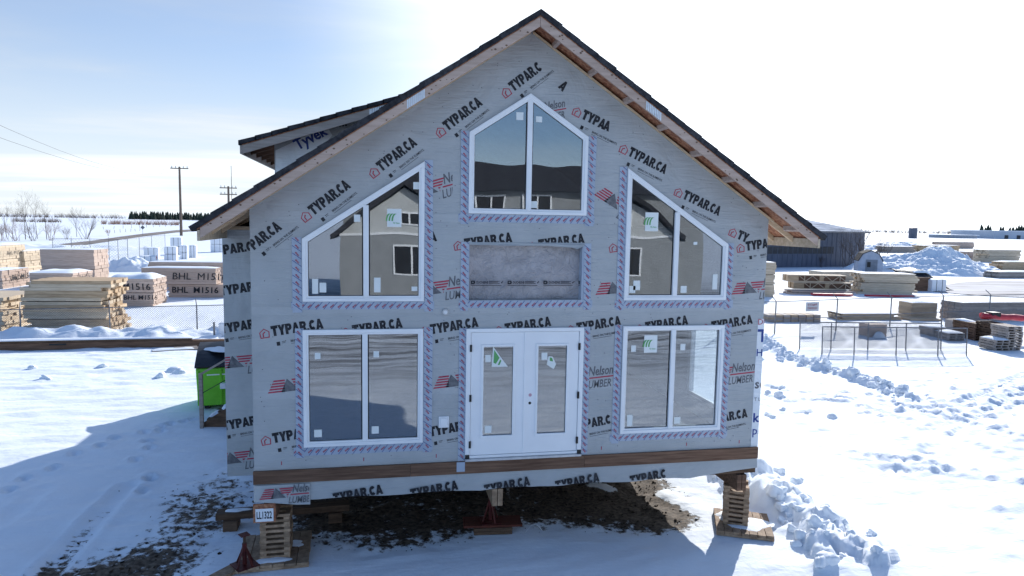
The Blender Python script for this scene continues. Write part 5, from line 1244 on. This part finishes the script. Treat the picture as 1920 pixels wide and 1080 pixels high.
for i, (dxp, ly) in enumerate(((-10, 207), (10, 236))):
    a = P1+Vector((dxp*K1, 0, H1)); b = CAM+ray(-60, ly)*75; vs = []
    m = MB(); prev = None
    for j in range(17):
        f = j/16; q = a.lerp(b, f); q.z -= 3.0*4*f*(1-f)
        if prev: m.tube(prev, q, .02, n=4, cap=False)
        prev = q
    o = m.build('overhead_wire', wire_m); tag(o, ('upper', 'lower')[i]+' overhead wire running from the utility pole to the left', 'wire', 'overhead wires')
p = g(268, 443); k = (Vector(p)-CAM).length/FPX
t = empty('road_sign', p, 0, 'back of a diamond road sign beside the gravel road', 'sign')
MB().tube((0, 0, 0), (0, 0, 12*k), .25*k, n=6).build('post', post_m, t); MB().prism([(0, 11*k), (3.4*k, 14.5*k), (0, 18*k), (-3.4*k, 14.5*k)], -.03, .03).build('sign_plate', post_m, t)
def fposts():
    rn = random.Random(8)
    for i, (a, b, n) in enumerate((((150, 432), (330, 424), 13), ((215, 437), (262, 433), 6))):
        A, B = g(*a), g(*b); t = empty('field_fence', A, 0, ('long row of thin fence posts in the field beyond the road', 'short row of fence posts beside the diamond sign')[i], 'fence')
        for j in range(n):
            q = (B-A)*(j/(n-1)); k = ((A+q)-CAM).length/FPX
            MB().tube((q.x, q.y, 0), (q.x+rn.uniform(-.2, .2), q.y, rn.uniform(4, 6)*k), .28*k, n=5).build('post', polewood, t)
fposts()

# ------------------------------------------------------------------ trees, shrubs, woods
def bare_tree(name, label, loc, H, spread, seed, mat, trunks=1, depth=4, cat='tree', group=None, thick=.018, lean=.25):
    rn = random.Random(seed); t = empty(name, loc, rn.uniform(0, 6), label, cat, group); trunk = MB(); tw = MB()
    def grow_(p, d, L, r, lv):
        n = 3
        for i in range(n):
            d2 = (d+Vector((rn.gauss(0, .10), rn.gauss(0, .10), .05))).normalized(); q = p+d2*(L/n); r2 = r*.82
            (trunk if lv == 0 else tw).tube(p, q, r, r2, n=5 if lv == 0 else 3, cap=False); p, d, r = q, d2, r2
            if lv < depth and (i > 0 or lv > 0):
                for _ in range(2 if lv < 2 else rn.choice((1, 2))):
                    a = rn.uniform(0, 6.28); s = spread*rn.uniform(.6, 1.3); e = (d+Vector((math.cos(a)*s, math.sin(a)*s, rn.uniform(-.05, .3)))).normalized()
                    grow_(p, e, L*rn.uniform(.42, .62), max(r*.55, thick*.35), lv+1)
    for k in range(trunks):
        a = rn.uniform(0, 6.28); s = lean*rn.random() if trunks > 1 else .04; o = Vector((rn.gauss(0, .1*H), rn.gauss(0, .1*H), 0)) if trunks > 1 else Vector((0, 0, 0))
        grow_(o, Vector((math.cos(a)*s, math.sin(a)*s, 1)).normalized(), H*rn.uniform(.6, .75), H*thick, 0)
    trunk.build('trunk', mat, t); tw.build('crown', mat, t); return t
TG = 'bare trees beyond the road'
TT = [(14, 449, 60, 'leftmost bare tree beyond the road'), (24, 448, 52, 'thin bare tree second from the left beyond the road'), (48, 449, 74, 'tallest bare tree of the group beyond the road'), (56, 447, 66, 'bare tree just right of the tallest one'), (70, 448, 56, 'slender bare tree in the middle of the group'), (88, 449, 70, 'tall bare tree at the right of the group'), (144, 444, 48, 'single bare tree standing apart right of the group')]
for i, (px, py, h, lb) in enumerate(TT):
    p = g(px, py); k = (Vector(p)-CAM).length/FPX; bare_tree('bare_tree', lb, p, h*.86*k, .55, 40+i, twig, 1, 4, group=TG, thick=.009)
SH = [(5, 452, 22, redtwig, 'reddish shrub at the left edge under the bare trees'), (30, 452, 26, redtwig, 'reddish shrub below the leftmost bare trees'), (62, 452, 24, twig, 'grey shrub below the middle of the tree group'), (95, 451, 26, redtwig, 'reddish shrub below the right of the tree group'), (160, 448, 32, twig, 'wide bare bush right of the single tree'), (125, 449, 16, twig, 'low bush between tree group and single tree'), (203, 442, 9, redtwig, 'small rusty tuft in the field')]
for i, (px, py, h, mt, lb) in enumerate(SH):
    p = g(px, py); k = (Vector(p)-CAM).length/FPX; bare_tree('bare_shrub', lb, p, h*k, .7, 70+i, mt, 9, 3, 'shrub', 'bare shrubs beyond the road', .010, .8)
for i, (px, py, h, lb) in enumerate(((1600, 503, 62, 'tall bare bush before the dark building'), (1578, 502, 46, 'bare bush left of the tall one before the dark building'), (1636, 495, 40, 'bare bush between dark building and snow pile'), (1530, 500, 16, 'small dry bush along the dark building wall'))):
    p = g(px, py); k = (Vector(p)-CAM).length/FPX; bare_tree('bare_shrub', lb, (p.x, p.y-1.2, 0), h*k, .6, 90+i, twig, 8, 3, 'shrub', 'bare bushes by the dark building', .009, .6)
def wood(name, label, x0, x1, dist, hmin, hmax, n, seed, mat, conif=True):
    rn = random.Random(seed); m = MB()
    for i in range(n):
        px = rn.uniform(x0, x1); d = ray(px, 415); d.z = 0; d.normalize(); q = CAM+d*(dist*rn.uniform(1, 1.06)); h = rn.uniform(hmin, hmax)
        for L in range(4 if conif else 3):
            if conif:
                z0 = h*(.05+.22*L); z1 = min(h, z0+h*.42); r = h*(.26-.055*L)*rn.uniform(.8, 1.2); m.tube((q.x, q.y, z0), (q.x+rn.uniform(-.3, .3), q.y, z1), r, .05, n=7, cap=False)
            else:
                for _ in range(3):
                    a = rn.uniform(-.5, .5); m.tube((q.x, q.y, 0), (q.x+a*h, q.y+rn.uniform(-.3, .3)*h, h*rn.uniform(.5, 1)), h*.012, h*.004, n=3, cap=False)
    o = m.build(name, mat); tag(o, label, kind='stuff')
wood('conifer_wood', 'dark spruce belt on the left horizon', 243, 392, 1150, 8, 14, 130, 1, conifer_m)
wood('conifer_wood', 'dark spruces beside the far warehouse', 1835, 1925, 900, 8, 14, 26, 2, conifer_m)
wood('bare_wood', 'grey band of bare brush along the left horizon', -20, 235, 1400, 3, 11, 260, 3, twig, False)
wood('bare_wood', 'grey band of bare brush along the right horizon', 1600, 1850, 1200, 3, 9, 260, 4, twig, False)
wood('bare_wood', 'low brown brush strip in the middle of the left field', 190, 335, 480, 1.2, 4, 240, 5, redtwig, False)
wood('bare_wood', 'low brush strip behind the bare trees', 20, 115, 560, 1.2, 4, 130, 6, twig, False)

# ------------------------------------------------------------------ snow heaps
def heap(name, label, c, rz, rx, ry, h, seed, nx=200, ny=120, peaks=()):
    u, v = np.meshgrid(np.linspace(-1, 1, nx), np.linspace(-1, 1, ny)); X = u*rx; Y = v*ry
    rr = np.sqrt(u**2+v**2); e = np.clip(1-rr, 0, 1)
    Z = h*np.clip(e*1.35, 0, 1)**.75*(.85+.55*fbm(u*2.2+seed, v*1.6, 3))+ (e > 0)*.55*np.clip(e*4, 0, 1)*fbm(X*.9+seed, Y*.9, 5, g=.6)
    for (pu, pv, ph, pr) in peaks: Z += ph*np.exp(-((u-pu)**2+(v-pv)**2*1.5)/pr**2)*np.clip(e*4, 0, 1)
    Z = np.where(e > 0, Z, 0)-.12
    vs = np.stack([X, Y, Z], -1).reshape(-1, 3).tolist(); i = np.arange(nx*ny).reshape(ny, nx)
    fs = np.stack([i[:-1, :-1], i[:-1, 1:], i[1:, 1:], i[1:, :-1]], -1).reshape(-1, 4).tolist()
    o = MB().add(vs, fs).build(name, snow_m, None, c, rz); tag(smooth(o), label, kind='structure'); return o
c = g(1752, 512); A, B = g(1630, 520), g(1880, 520); r = B-A
heap('snow_pile', 'big blue shaded ploughed snow pile across the right yard', (c.x, c.y+2, 0), math.atan2(r.y, r.x), r.length*.56, 8.5, 2.7, 3, peaks=((.05, -.1, .8, .2), (-.35, 0, .4, .2), (.35, .1, .3, .25)))
c = g(1690, 468); heap('snow_pile', 'low far snow bank behind the big pile', (c.x, c.y, 0), .1, 16, 6, 2.2, 5, 60, 30)
c = g(250, 507); heap('snow_pile', 'dirty snow heap between the tall brown stack and white bundles', (c.x, c.y, 0), .05, 3.6, 2.2, 1.6, 9, 60, 40)
c = g(160, 470); heap('snow_pile', 'low snow ridge before the road on the left', (c.x-10, c.y, 0), .3, 26, 5, 1.0, 11, 70, 30)

S.render.resolution_x = 1024; S.render.resolution_y = 576
S.render.film_transparent = False
